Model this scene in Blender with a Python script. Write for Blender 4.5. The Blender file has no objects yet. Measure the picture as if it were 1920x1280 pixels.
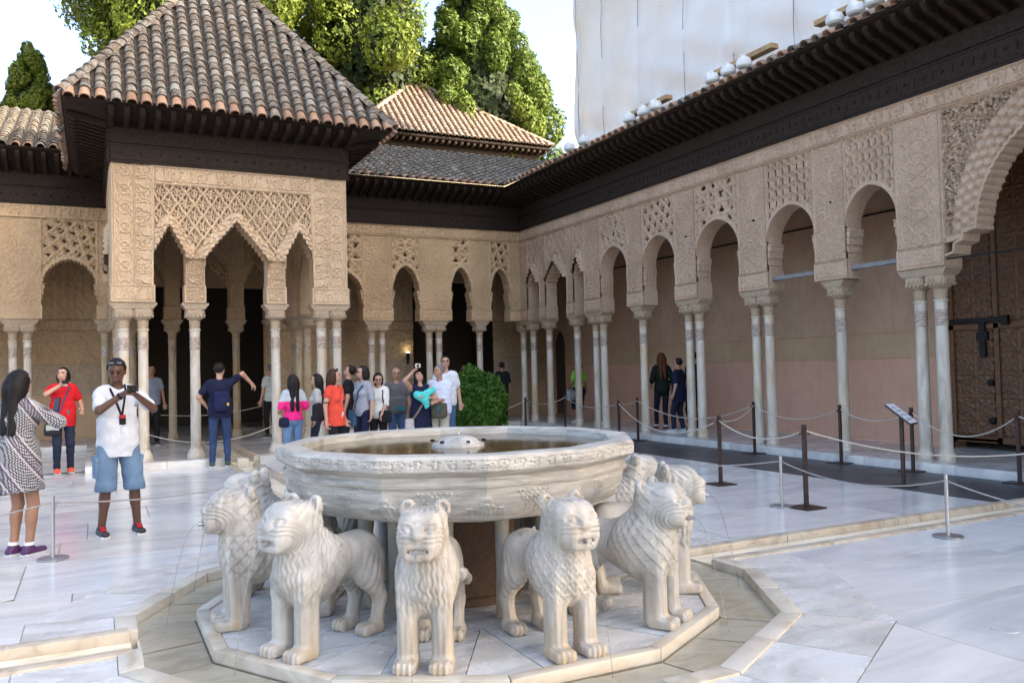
import bpy, bmesh, math, random
import numpy as np
from mathutils import Vector, Matrix
R_ = random.Random(11)
RNG = np.random.default_rng(11)
rad = math.radians
scn = bpy.context.scene
COL = scn.collection

# ------------------------------------------------------------------ camera
F_PX, YAW, PITCH, ROLL = 1572.4, 0.4629, 0.0310, -0.0233
CAM = Vector((-2.3537, -5.6269, 1.6))
fw = Vector((math.sin(YAW)*math.cos(PITCH), math.cos(YAW)*math.cos(PITCH), math.sin(PITCH)))
rt = Vector((math.cos(YAW), -math.sin(YAW), 0))
up = rt.cross(fw)
rt2 = rt*math.cos(ROLL) + up*math.sin(ROLL)
up2 = -rt*math.sin(ROLL) + up*math.cos(ROLL)
cd = bpy.data.cameras.new('camera'); cam = bpy.data.objects.new('camera', cd); COL.objects.link(cam)
cd.sensor_width = 36.0; cd.lens = 36.0*F_PX/1920.0; cd.clip_start = .05; cd.clip_end = 900
M = Matrix((rt2, up2, -fw)).transposed().to_4x4(); M.translation = CAM
cam.matrix_world = M
scn.camera = cam

# ------------------------------------------------------------------ sky, sun, exposure
TO_SUN = Vector((.75, -.66, 0)).normalized()
SUN_EL = rad(30)
world = bpy.data.worlds.new('World'); scn.world = world; world.use_nodes = True
nt = world.node_tree; nt.nodes.clear()
wo = nt.nodes.new('ShaderNodeOutputWorld'); bg = nt.nodes.new('ShaderNodeBackground'); sk = nt.nodes.new('ShaderNodeTexSky')
sk.sky_type = 'NISHITA'; sk.sun_disc = False; sk.sun_elevation = SUN_EL
sk.sun_rotation = math.atan2(TO_SUN.x, TO_SUN.y)
sk.air_density = 1.0; sk.dust_density = 8.0; sk.ozone_density = 0.3; sk.altitude = 700
bg.inputs['Strength'].default_value = .15
nt.links.new(sk.outputs[0], bg.inputs[0]); nt.links.new(bg.outputs[0], wo.inputs[0])
sl = bpy.data.lights.new('sun', 'SUN'); sl.energy = 3.0; sl.angle = rad(.5); sl.color = (1, .9, .74)
so = bpy.data.objects.new('sun', sl); COL.objects.link(so)
sd = Vector((TO_SUN.x*math.cos(SUN_EL), TO_SUN.y*math.cos(SUN_EL), math.sin(SUN_EL)))
so.rotation_euler = sd.to_track_quat('Z', 'Y').to_euler(); so.location = (0, 0, 40)
scn.view_settings.view_transform = 'Standard'; scn.view_settings.look = 'None'
scn.view_settings.gamma = 1; scn.view_settings.use_curve_mapping = False
scn.view_settings.exposure = 2.3
scn.render.engine = 'CYCLES'
scn.cycles.max_bounces = 7; scn.cycles.diffuse_bounces = 4; scn.cycles.glossy_bounces = 3
scn.cycles.transmission_bounces = 4; scn.cycles.transparent_max_bounces = 8
scn.cycles.caustics_reflective = False; scn.cycles.caustics_refractive = False
scn.cycles.use_denoising = True

# ------------------------------------------------------------------ mesh helpers
def link(name, me, mat=None, parent=None):
    o = bpy.data.objects.new(name, me); COL.objects.link(o)
    if mat is not None and me is not None and len(me.materials) == 0: me.materials.append(mat)
    if parent is not None: o.parent = parent
    return o
def make_me(name, V, F, smooth=False):
    me = bpy.data.meshes.new(name)
    V = np.asarray(V, dtype=np.float32).reshape(-1, 3)
    if isinstance(F, np.ndarray):
        n, k = F.shape
        me.vertices.add(len(V)); me.vertices.foreach_set('co', V.ravel())
        me.loops.add(n*k); me.loops.foreach_set('vertex_index', F.ravel().astype(np.int32))
        me.polygons.add(n); me.polygons.foreach_set('loop_start', np.arange(0, n*k, k, dtype=np.int32))
        me.polygons.foreach_set('loop_total', np.full(n, k, dtype=np.int32))
        me.update(calc_edges=True); me.validate()
    else:
        me.from_pydata(V.tolist(), [], F); me.update()
    if smooth: me.polygons.foreach_set('use_smooth', np.ones(len(me.polygons), dtype=bool)); me.update()
    return me
def mesh(name, V, F, mat, parent=None, smooth=False):
    return link(name, make_me(name, V, F, smooth), mat, parent)
def tag(o, label=None, cat=None, group=None, kind=None):
    if label: o['label'] = label
    if cat: o['category'] = cat
    if group: o['group'] = group
    if kind: o['kind'] = kind
    return o
def empty(name, loc=(0, 0, 0), rz=0.0):
    o = bpy.data.objects.new(name, None); COL.objects.link(o); o.location = loc; o.rotation_euler = (0, 0, rz)
    o.empty_display_size = .1
    return o
def dup(o, parent, loc=None, rz=None, name=None):
    c = o.copy(); COL.objects.link(c); c.parent = parent
    if loc is not None: c.location = loc
    if rz is not None: c.rotation_euler = (0, 0, rz)
    for ch in list(o.children): dup(ch, c)
    return c
def frame(P, a):      # local axes: a = heading angle, x right
    return Matrix.Translation(P) @ Matrix.Rotation(a, 4, 'Z')

class MB:
    def __init__(s): s.V = []; s.F = []
    def add(s, V, F):
        b = len(s.V); s.V += [tuple(v) for v in V]; s.F += [tuple(i+b for i in f) for f in F]; return s
    def box(s, c, h, M=None):
        V = [Vector((x*h[0], y*h[1], z*h[2])) for x in (-1, 1) for y in (-1, 1) for z in (-1, 1)]
        V = [(M @ v if M else v) + Vector(c) for v in V]
        return s.add(V, [(0, 1, 3, 2), (4, 6, 7, 5), (0, 4, 5, 1), (2, 3, 7, 6), (0, 2, 6, 4), (1, 5, 7, 3)])
    def bx(s, x0, x1, y0, y1, z0, z1): return s.box(((x0+x1)/2, (y0+y1)/2, (z0+z1)/2), ((x1-x0)/2, (y1-y0)/2, (z1-z0)/2))
    def lathe(s, prof, seg=20, c=(0, 0, 0), cap=True, flute=0, rot=0):
        V = []; F = []; n = len(prof)
        for r, z in prof:
            for k in range(seg):
                a = rot + 2*math.pi*k/seg; V.append((c[0]+r*math.cos(a), c[1]+r*math.sin(a), c[2]+z))
        for i in range(n-1):
            for k in range(seg):
                k2 = (k+1) % seg; F.append((i*seg+k, i*seg+k2, (i+1)*seg+k2, (i+1)*seg+k))
        if cap:
            F.append(tuple(reversed(range(seg)))); F.append(tuple((n-1)*seg+k for k in range(seg)))
        return s.add(V, F)
    def tube(s, pts, r, seg=8, cap=True):
        pts = [Vector(p) for p in pts]; n = len(pts); V = []; F = []; rr = r if isinstance(r, (list, tuple)) else [r]*n
        prev = None
        for i, p in enumerate(pts):
            t = (pts[min(i+1, n-1)] - pts[max(i-1, 0)])
            t = t.normalized() if t.length > 1e-9 else Vector((0, 0, 1))
            if prev is None: x = t.orthogonal().normalized()
            else:
                x = prev - t*prev.dot(t); x = x.normalized() if x.length > 1e-6 else t.orthogonal().normalized()
            prev = x; y = t.cross(x)
            for k in range(seg):
                a = 2*math.pi*k/seg; V.append(p + (x*math.cos(a) + y*math.sin(a))*rr[i])
        for i in range(n-1):
            for k in range(seg):
                k2 = (k+1) % seg; F.append((i*seg+k, i*seg+k2, (i+1)*seg+k2, (i+1)*seg+k))
        if cap: F.append(tuple(reversed(range(seg)))); F.append(tuple((n-1)*seg+k for k in range(seg)))
        return s.add(V, F)
    def prism(s, poly, z0, z1):
        n = len(poly); V = [(x, y, z0) for x, y in poly] + [(x, y, z1) for x, y in poly]
        F = [tuple(reversed(range(n))), tuple(range(n, 2*n))] + [(i, (i+1) % n, n+(i+1) % n, n+i) for i in range(n)]
        return s.add(V, F)
    def build(s, name, mat, parent=None, smooth=False, bevel=0):
        me = make_me(name, s.V, s.F, False)
        if bevel:
            bm = bmesh.new(); bm.from_mesh(me)
            bmesh.ops.recalc_face_normals(bm, faces=bm.faces)
            bmesh.ops.bevel(bm, geom=[e for e in bm.edges if len(e.link_faces) == 2 and e.calc_face_angle(0) > .5], offset=bevel, segments=2, affect='EDGES', profile=.6)
            bm.to_mesh(me); bm.free()
        if smooth:
            me.polygons.foreach_set('use_smooth', np.ones(len(me.polygons), dtype=bool)); me.set_sharp_from_angle(angle=rad(38)); me.update()
        return link(name, me, mat, parent)

# ------------------------------------------------------------------ materials
def new_mat(name):
    m = bpy.data.materials.new(name); m.use_nodes = True; t = m.node_tree; b = t.nodes['Principled BSDF']; return m, t, b
def nd(t, ty, **k):
    n = t.nodes.new(ty)
    for a, v in k.items():
        if a in n.inputs: n.inputs[a].default_value = v
        else: setattr(n, a, v)
    return n
def c4(c): return (c[0], c[1], c[2], 1)
def ramp(t, fac, stops):
    r = t.nodes.new('ShaderNodeValToRGB'); cr = r.color_ramp
    while len(cr.elements) < len(stops): cr.elements.new(.5)
    for e, (p, c) in zip(cr.elements, stops): e.position = p; e.color = c4(c) if not isinstance(c, (int, float)) else (c, c, c, 1)
    t.links.new(fac, r.inputs[0]); return r.outputs[0]
def mixc(t, f, a, b, mode='MIX'):
    n = t.nodes.new('ShaderNodeMix'); n.data_type = 'RGBA'; n.blend_type = mode
    for s, v in ((n.inputs[0], f), (n.inputs[6], a), (n.inputs[7], b)):
        if hasattr(v, 'is_output') or hasattr(v, 'links'): t.links.new(v, s)
        elif isinstance(v, (int, float)): s.default_value = v
        else: s.default_value = c4(v)
    return n.outputs[2]
def texco(t, kind='Object', scale=(1, 1, 1), rnd=0.0):
    tc = t.nodes.new('ShaderNodeTexCoord'); mp = t.nodes.new('ShaderNodeMapping'); mp.inputs['Scale'].default_value = scale
    t.links.new(tc.outputs[kind], mp.inputs['Vector'])
    if rnd:
        oi = t.nodes.new('ShaderNodeObjectInfo'); mu = t.nodes.new('ShaderNodeMath'); mu.operation = 'MULTIPLY'; mu.inputs[1].default_value = rnd
        t.links.new(oi.outputs['Random'], mu.inputs[0]); t.links.new(mu.outputs[0], mp.inputs['Location'])
    return mp.outputs[0]
def noise(t, vec, s, det=4, rough=.55, dist=0.0):
    n = t.nodes.new('ShaderNodeTexNoise'); n.inputs['Scale'].default_value = s; n.inputs['Detail'].default_value = det
    n.inputs['Roughness'].default_value = rough; n.inputs['Distortion'].default_value = dist; t.links.new(vec, n.inputs['Vector']); return n.outputs['Fac']
def bump(t, b, h, strength=.3, dist=.01):
    n = t.nodes.new('ShaderNodeBump'); n.inputs['Strength'].default_value = strength; n.inputs['Distance'].default_value = dist
    t.links.new(h, n.inputs['Height']); t.links.new(n.outputs[0], b.inputs['Normal']); return n
def rnd_val(t):
    return t.nodes.new('ShaderNodeObjectInfo').outputs['Random']
_plain = {}
def plain(name, col, rough=.7, metal=0.0, var=.12, scale=18, bmp=.15, sheen=0.0):
    """noise-varied single-colour material"""
    if name in _plain: return _plain[name]
    m, t, b = new_mat(name); v = texco(t)
    f = noise(t, v, scale, 5); d = tuple(max(0, x*(1-var*1.6)) for x in col); l = tuple(min(1, x*(1+var)) for x in col)
    t.links.new(ramp(t, f, [(.3, d), (.7, l)]), b.inputs['Base Color'])
    b.inputs['Roughness'].default_value = rough; b.inputs['Metallic'].default_value = metal
    if bmp: bump(t, b, noise(t, v, scale*4, 3), bmp, .004)
    _plain[name] = m; return m

def marble(name, base, vein, stain=(.55, .42, .25), scale=1.0, stretch=(1, 3, 1), rough=.25, stain_amt=.25, var=.08, rnd=40.0, coord='Object', bmp=.05, fine=1.0, spec=.5, dark=None):
    m, t, b = new_mat(name)
    v = texco(t, coord, tuple(scale*s for s in stretch), rnd)
    n1 = noise(t, v, 1.6, 8, .62, 1.4)
    c1 = ramp(t, n1, [(.36, vein), (.47, tuple(.6*a+.4*c for a, c in zip(base, vein))), (.56, base), (.8, tuple(min(1, x*1.06) for x in base))])
    v2 = texco(t, coord, (scale, scale, scale), rnd*1.7)
    n2 = noise(t, v2, 1.1, 6, .65)
    st = ramp(t, n2, [(.52, 0.0), (.72, stain_amt)])
    c2 = mixc(t, st, c1, stain)
    rv = rnd_val(t); tint = ramp(t, rv, [(0, tuple(1-var for _ in range(3))), (.5, (1, 1-var*.3, 1-var*.6)), (1, (1-var*.4, 1-var*.1, 1))])
    c3 = mixc(t, 1.0, c2, tint, 'MULTIPLY')
    t.links.new(c3, b.inputs['Base Color'])
    t.links.new(ramp(t, noise(t, v2, 7, 4), [(.3, rough*.7), (.75, min(1, rough*1.5))]), b.inputs['Roughness'])
    b.inputs['Specular IOR Level'].default_value = spec
    if bmp: bump(t, b, noise(t, v2, 30*fine, 6), bmp, .01)
    return m
def stucco(name, light, dark, rough=.85, fine=40, bmp=.4, patch=(.45, .38, .33)):
    m, t, b = new_mat(name); v = texco(t, 'Object')
    n1 = noise(t, v, 1.3, 6, .6); n2 = noise(t, v, 11, 5, .6)
    c = ramp(t, n1, [(.3, dark), (.62, light)])
    c = mixc(t, ramp(t, n2, [(.45, 0.0), (.75, .45)]), c, patch)
    t.links.new(c, b.inputs['Base Color']); b.inputs['Roughness'].default_value = rough; b.inputs['Specular IOR Level'].default_value = .25
    sp = noise(t, v, 48, 3, .7)
    c = mixc(t, 1.0, c, ramp(t, sp, [(.38, (.80, .78, .76)), (.62, (1.10, 1.10, 1.10))]), 'MULTIPLY'); t.links.new(c, b.inputs['Base Color'])
    bump(t, b, noise(t, v, fine, 5, .7), min(1, bmp*2.6), .016)
    return m
M_FLOOR = marble('floor_marble', (.685, .68, .665), (.515, .52, .525), (.62, .58, .48), .55, (.5, 1.6, 1), .17, .14, .11)
M_GFLOOR = marble('gallery_floor_marble', (.60, .58, .55), (.40, .385, .37), (.50, .42, .31), .6, (.8, 1.6, 1), .2, .4, .10)
M_KERB = marble('kerb_marble', (.54, .465, .365), (.38, .305, .22), (.45, .30, .16), 1.4, (2, 2, 2), .45, .6, .10)
M_KERBW = marble('pale_kerb_marble', (.72, .70, .64), (.55, .52, .47), (.60, .47, .28), 1.2, (1, 1, 2), .4, .55, .08)
M_TROUGH = marble('wet_trough_stone', (.88, .80, .63), (.70, .61, .45), (.74, .54, .27), 1.5, (1, 2.2, 1), .16, .55, .09)
M_RING = marble('ring_slab_marble', (.66, .65, .63), (.47, .46, .435), (.64, .52, .36), .8, (1.2, 2.4, 1), .24, .5, .06)
M_PLINTH = marble('plinth_marble', (.62, .64, .65), (.42, .42, .42), (.60, .48, .33), 1.3, (.6, 3.2, 1), .22, .4, .10)
M_SHAFT = marble('column_marble', (.64, .585, .50), (.45, .39, .31), (.52, .38, .20), 1.0, (3, 3, .6), .38, .9, .09)
M_SHAFT_OLD = marble('ochre_column_marble', (.52, .43, .30), (.36, .28, .17), (.42, .26, .10), 1.0, (3, 3, .6), .4, .9, .12)
M_CAP = stucco('capital_stone', (.52, .41, .29), (.42, .32, .215), .8, 60, .9, (.34, .26, .18))
M_RINGS = plain('column_neck_paint', (.45, .365, .295), .7, var=.25, scale=20)
M_ST_PAV = stucco('pavilion_stucco', (.69, .515, .34), (.57, .415, .265), .88, 70, .35, (.46, .36, .27))
M_ST_END = stucco('end_gallery_stucco', (.67, .48, .29), (.55, .38, .225), .88, 70, .35, (.43, .32, .21))
M_ST_R = stucco('long_gallery_stucco', (.67, .49, .35), (.53, .375, .26), .9, 70, .4, (.43, .335, .27))
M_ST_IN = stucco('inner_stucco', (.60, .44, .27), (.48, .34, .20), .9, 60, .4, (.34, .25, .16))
M_WOOD = None
def wood(name, a, b_, rough=.6, scale=(1, 14, 14), det=6):
    m, t, b = new_mat(name); v = texco(t, 'Object', scale)
    n = noise(t, v, 2.2, det, .6, .4)
    t.links.new(ramp(t, n, [(.3, a), (.7, b_)]), b.inputs['Base Color']); b.inputs['Roughness'].default_value = rough
    bump(t, b, n, .4, .01); return m
M_WOOD = wood('dark_cedar_wood', (.014, .0095, .007), (.042, .028, .021), .7, (10, 10, 10)); M_WOOD.node_tree.nodes['Principled BSDF'].inputs['Specular IOR Level'].default_value = .15
M_DOOR = wood('door_wood', (.045, .018, .007), (.13, .052, .018), .5, (3, 3, 12))
M_DOOR2 = wood('door_lath_wood', (.075, .034, .013), (.17, .075, .03), .5, (3, 3, 12))
M_PLANK = wood('plank_wood', (.32, .19, .09), (.50, .33, .17), .7, (4, 4, 4))
M_GREYW = wood('weathered_timber', (.12, .115, .12), (.30, .29, .29), .8, (20, 2, 20))
M_BARK = wood('bark', (.05, .035, .022), (.12, .085, .055), .9, (6, 6, 1))
def plaster(name, light, dark):
    m, t, b = new_mat(name); v = texco(t, 'Object', (.6, .6, .6)); n1 = noise(t, v, 1.2, 8, .68, .3); n2 = noise(t, texco(t, 'Object', (3, 3, 1)), 3, 6, .6)
    c = ramp(t, n1, [(.3, dark), (.68, light)]); c = mixc(t, ramp(t, n2, [(.48, 0.0), (.75, .38)]), c, tuple(x*.72 for x in dark))
    t.links.new(c, b.inputs['Base Color']); b.inputs['Roughness'].default_value = .85; bump(t, b, noise(t, v, 60, 4), .15, .004); return m
M_PL_PINK = plaster('pink_plaster', (.64, .375, .265), (.57, .325, .225))
M_PL_BAND = plaster('tan_band_plaster', (.54, .37, .23), (.42, .28, .17))
M_PL_UP = plaster('brown_plaster', (.55, .375, .255), (.42, .28, .19))
M_PL_TAN = plaster('ochre_plaster', (.58, .395, .24), (.52, .345, .205))
M_CREAM = plaster('cream_plaster', (.76, .63, .42), (.70, .57, .37))
M_DARK = plain('room_shade_plaster', (.07, .055, .042), .9, var=.1)  # near-black tone puts the shade of unlit rooms into the wall colour
M_IRON = plain('black_iron', (.012, .012, .014), .45, .6, .2)
M_RUST = plain('brown_steel', (.055, .030, .024), .5, .3, .25, 12)
M_STEEL = plain('brushed_steel', (.46, .45, .46), .38, .85, .08, 30)
M_ROPE = plain('pale_rope', (.50, .45, .38), .85, var=.2, scale=90, bmp=.6)
M_ROPE2 = plain('grey_rope', (.34, .32, .30), .85, var=.25, scale=90, bmp=.6)
M_DRUM = stucco('brown_drum_stone', (.15, .09, .06), (.10, .062, .043), .7, 40, .3, (.075, .05, .036))
def slate():
    m, t, b = new_mat('dark_slate'); v = texco(t, 'Object', (1, 1, 1), 30); n1 = noise(t, v, 2.5, 8, .65, .5)
    c = ramp(t, n1, [(.3, (.035, .036, .04)), (.7, (.085, .088, .098))])
    c = mixc(t, 1.0, c, ramp(t, rnd_val(t), [(0, .72), (1, 1.1)]), 'MULTIPLY'); t.links.new(c, b.inputs['Base Color'])
    b.inputs['Roughness'].default_value = .42; bump(t, b, noise(t, v, 20, 5), .3, .006); return m
M_SLATE = slate()
M_GAP = plain('joint_mortar', (.22, .195, .165), .95, var=.2)
M_EARTH = plain('earth_ground', (.16, .12, .08), .95, var=.25, scale=.6)
def tile_mat(name, lo, mid, hi, lich=(.30, .29, .27), lamt=.75, sc=9):
    m, t, b = new_mat(name); rv = rnd_val(t); v = texco(t, 'Object', (1, 1, 1), 60)
    c = ramp(t, rv, [(0, lo), (.45, mid), (.8, hi), (1, lich)])
    n1 = noise(t, v, sc, 7, .7); n2 = noise(t, v, sc*3.3, 5, .7)
    c = mixc(t, ramp(t, n1, [(.46, 0.0), (.6, lamt)]), c, lich)
    c = mixc(t, ramp(t, n2, [(.52, 0.0), (.68, .7)]), c, (.075, .06, .05))
    t.links.new(c, b.inputs['Base Color']); b.inputs['Roughness'].default_value = .9; b.inputs['Specular IOR Level'].default_value = .2
    bump(t, b, n2, .5, .006); return m
M_TILE = tile_mat('old_clay_tile', (.105, .083, .064), (.155, .120, .088), (.215, .155, .105), (.33, .31, .26), .85)
M_TILE_EAVE = tile_mat('eave_clay_tile', (.30, .17, .10), (.40, .235, .14), (.46, .28, .18), lamt=.25)
M_TILE_WARM = tile_mat('warm_clay_tile', (.27, .175, .12), (.36, .245, .17), (.44, .315, .22), (.33, .28, .23), .6)
M_DECK = plain('roof_mortar', (.055, .045, .036), .95, var=.4, scale=14)
M_MORTAR = plain('pale_roof_mortar', (.42, .36, .30), .95, var=.25, scale=10)
# ------------------------------------------------------------------ implicit shapes -> mesh
def rc(P, a, b, r1, r2=None):
    r2 = r1 if r2 is None else r2
    a = np.asarray(a, np.float32); b = np.asarray(b, np.float32); ba = b-a; L = float(ba@ba)
    pa = P-a
    t = np.clip((pa@ba)/max(L, 1e-9), 0, 1)[..., None]
    return np.sqrt(((pa-t*ba)**2).sum(-1)) - (r1+(r2-r1)*t[..., 0])
def ell(P, c, r, M=None):
    q = P-np.asarray(c, np.float32)
    if M is not None: q = q@np.asarray(M, np.float32)
    r = np.asarray(r, np.float32); k0 = np.sqrt(((q/r)**2).sum(-1)); k1 = np.sqrt(((q/(r*r))**2).sum(-1))
    return k0*(k0-1)/np.maximum(k1, 1e-6)
def rbox(P, c, h, r=.01, M=None):
    q = P-np.asarray(c, np.float32)
    if M is not None: q = q@np.asarray(M, np.float32)
    q = np.abs(q)-(np.asarray(h, np.float32)-r)
    return np.sqrt((np.maximum(q, 0)**2).sum(-1)) + np.minimum(q.max(-1), 0) - r
def smin(a, b, k):
    h = np.maximum(k-np.abs(a-b), 0)/k
    return np.minimum(a, b)-h*h*k*.25
def smax(a, b, k): return -smin(-a, -b, k)
def grid(lo, hi, h):
    ax = [np.arange(lo[i], hi[i]+h, h, dtype=np.float32) for i in range(3)]
    return np.stack(np.meshgrid(*ax, indexing='ij'), -1)
def nets(f, lo, h):
    s = f < 0
    def cs(A, i, j, k): return A[i:A.shape[0]-1+i, j:A.shape[1]-1+j, k:A.shape[2]-1+k]
    cnt = sum(cs(s, i, j, k).astype(np.int8) for i in (0, 1) for j in (0, 1) for k in (0, 1))
    m = (cnt > 0) & (cnt < 8)
    idx = np.full(m.shape, -1, np.int32); n = int(m.sum()); idx[m] = np.arange(n)
    acc = np.zeros((n, 3), np.float32); num = np.zeros(n, np.float32)
    cells = np.argwhere(m)
    for ax in range(3):
        o = [a for a in range(3) if a != ax]
        for p in (0, 1):
            for q in (0, 1):
                off = [0, 0, 0]; off[o[0]] = p; off[o[1]] = q
                A = cells+np.array(off); B = A.copy(); B[:, ax] += 1
                fa = f[A[:, 0], A[:, 1], A[:, 2]]; fb = f[B[:, 0], B[:, 1], B[:, 2]]
                c = (fa < 0) != (fb < 0); d = np.where(c, fa-fb, 1); t = np.where(c, fa/np.where(d == 0, 1, d), 0)
                pos = A.astype(np.float32); pos[:, ax] += t
                acc[c] += pos[c]; num[c] += 1
    V = acc/num[:, None]*h+np.asarray(lo, np.float32)
    F = []
    for ax in range(3):
        o = [a for a in range(3) if a != ax]
        sl0 = [slice(None)]*3; sl1 = [slice(None)]*3; sl0[ax] = slice(0, -1); sl1[ax] = slice(1, None)
        e = s[tuple(sl0)] != s[tuple(sl1)]; pol = s[tuple(sl0)]
        for a in o:
            sl = [slice(None)]*3; sl[a] = slice(1, -1); e2 = np.zeros_like(e); e2[tuple(sl)] = True; e = e & e2
        I = np.argwhere(e); pl = pol[e]
        def g(d0, d1):
            J = I.copy(); J[:, o[0]] += d0; J[:, o[1]] += d1; return idx[J[:, 0], J[:, 1], J[:, 2]]
        q = np.stack([g(-1, -1), g(0, -1), g(0, 0), g(-1, 0)], 1)
        flip = pl if ax != 1 else ~pl
        q = np.where(flip[:, None], q, q[:, ::-1]); F.append(q)
    F = np.concatenate(F); F = F[(F >= 0).all(1)]
    return V, F
def vnormals(V, F):
    n = np.cross(V[F[:, 2]]-V[F[:, 0]], V[F[:, 3]]-V[F[:, 1]]); N = np.zeros_like(V)
    for k in range(4): np.add.at(N, F[:, k], n)
    return N/np.maximum(np.linalg.norm(N, axis=1, keepdims=True), 1e-9)
def smooth_v(V, F, it=2, lam=.5):
    E = np.concatenate([F[:, [0, 1]], F[:, [1, 2]], F[:, [2, 3]], F[:, [3, 0]]])
    for _ in range(it):
        S = np.zeros_like(V); c = np.zeros(len(V), np.float32)
        np.add.at(S, E[:, 0], V[E[:, 1]]); np.add.at(S, E[:, 1], V[E[:, 0]]); np.add.at(c, E[:, 0], 1); np.add.at(c, E[:, 1], 1)
        V = V+lam*(S/np.maximum(c, 1)[:, None]-V)
    return V
def sstep(a, b, x):
    t = np.clip((x-a)/(b-a), 0, 1); return t*t*(3-2*t)

# ------------------------------------------------------------------ carved patterns, u and v in metres, result 0..1 and a hole mask
def fr(x): return x-np.floor(x)-.5
def arabesque(u, v, s=.075, k=1.6, seed=0.0):
    a = 2*math.pi/(s*1.9); w = 0
    for i in range(7):
        th = i*.8976+.35*math.sin(i*2.3+.7); q = 1+.22*math.sin(i*1.9)
        w = w+np.sin((u*math.cos(th)+v*math.sin(th))*a*q+i*i*1.7+seed)
    w2 = np.sin(u*a*1.9+1.1*np.sin(v*a*.9))*np.sin(v*a*1.9+1.1*np.sin(u*a*.9))
    return np.maximum(1-sstep(.25, .75, np.abs(w)), .75*(1-sstep(.08, .25, np.abs(w2))))
def sebka(u, v, px, py, rib=.085, ogee=.055):
    b = .5*np.sin(4*math.pi*v/py)*ogee*2
    a1 = fr(u/px+v/py+b*.5); a2 = fr(u/px-v/py-b*.5)
    d = np.minimum(.5-np.abs(a1), .5-np.abs(a2))
    h = 1-sstep(rib*.6, rib*1.25, d)
    x = (a1+a2); y = (a1-a2)
    q = np.hypot(x*1.15, y); an = np.arctan2(y, x)
    hole = (np.abs(q-.56) < .13) & (np.sin(an*8) > -.45) & (d > rib*1.05)
    hole |= (np.abs(np.abs(x)-.16) < .075) & (np.abs(y) < .22) & (q < .36)
    inner = .55*(np.abs(q-.38) < .06)+.3*(q < .3)
    h = np.maximum(h, inner)
    return h, hole
def starlat(u, v, L, rib=.09, dirs=4, rot=0.0, seed=0.0):
    d = np.full(np.broadcast(u, v).shape, 9.0)
    for k in range(dirs):
        a = rot+math.pi*k/dirs
        d = np.minimum(d, .5-np.abs(fr((u*math.cos(a)+v*math.sin(a))/L+seed*k*.5)))
    h = 1-sstep(rib*.6, rib*1.3, d)
    x = fr(u/(L*.5))*L*.5; y = fr(v/(L*.5))*L*.5; r = np.hypot(x, y); pet = r < L*.10*(1+.35*np.cos(8*np.arctan2(y, x)))
    hole = (d > rib*1.9) & ~pet
    return np.maximum(h, .6*pet), hole
def sebka_r(u, v, px, py, rib=.10, pet=8):
    b = .1*np.sin(4*math.pi*v/py)
    a1 = fr(u/px+v/py+b); a2 = fr(u/px-v/py-b)
    d = np.minimum(.5-np.abs(a1), .5-np.abs(a2)); h = 1-sstep(rib*.6, rib*1.3, d)
    x = a1+a2; y = a1-a2; q = np.hypot(x, y); an = np.arctan2(y, x)
    hole = (d > rib*1.3) & (np.abs(q-.55) < .16) & (np.cos(pet*an) > -.35)
    hole |= (np.abs(q-.22) < .085) & (np.cos(pet*.5*an+.5) > -.1)
    return np.maximum(h, .5*(np.abs(q-.36) < .05)+.35*(q < .1)), hole
_strokes = [  # one phrase of the knotted cursive band, unit height, about 1.75 wide
    [(.06, .12), (.10, .05), (.40, .04), (.62, .10)], [(.12, .20), (.12, .52)], [(.20, .18), (.22, .60)], [(.28, .18), (.30, .72)],
    [(.10, .20), (.32, .18)], [(.40, .10), (.38, .92)], [(.50, .10), (.52, .95)], [(.60, .10), (.58, .92)], [(.36, .92), (.44, .98)],
    [(.70, .96), (.84, .50), (.98, .12)], [(.98, .96), (.86, .55), (.74, .12), (.98, .06)], [(1.06, .08), (1.06, .94)],
    [(1.14, .12), (1.26, .06), (1.40, .10), (1.44, .30), (1.34, .44), (1.24, .38), (1.28, .26), (1.46, .22)],
    [(1.46, .22), (1.62, .14), (1.70, .05)], [(1.52, .36), (1.50, .92)], [(1.62, .30), (1.66, .70), (1.58, .86)], [(.06, .78), (.16, .92), (.24, .80)],
    [(1.18, .60), (1.28, .78), (1.40, .64)], [(.66, .26), (.62, .40)]]
_TH, _TW = 48, 84
def _raster():
    y, x = np.mgrid[0:_TH, 0:_TW]; X = x/_TH; Y = y/_TH; D = np.full(X.shape, 9.0)
    for st in _strokes:
        for (x0, y0), (x1, y1) in zip(st, st[1:]):
            for sh in (-1.75, 0, 1.75):
                dx, dy = x1-x0, y1-y0; L = dx*dx+dy*dy
                t = np.clip(((X-x0-sh)*dx+(Y-y0)*dy)/L, 0, 1); D = np.minimum(D, np.hypot(X-x0-sh-t*dx, Y-y0-t*dy))
    return 1-sstep(.042, .080, D)
_CAL = _raster()
def calli(u, v, H):
    """u along the band, v from 0 to H"""
    i = np.clip((v/H*_TH).astype(int), 0, _TH-1); j = ((u/H*_TH) % _TW).astype(int) % _TW
    h = _CAL[i, j]; return np.maximum(h, .22*arabesque(u, v, .07))
def medall(u, v, w, per):
    y = (v/per-np.floor(v/per)-.5)*per; r = np.hypot(u, y)
    h = np.maximum(1-sstep(.008, .02, np.abs(r-w*.30)), 1-sstep(.006, .018, np.abs(np.abs(u)-w*.42*np.abs(np.cos(math.pi*v/per)))))
    return np.maximum(h, .5*arabesque(u, v, .055))
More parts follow.
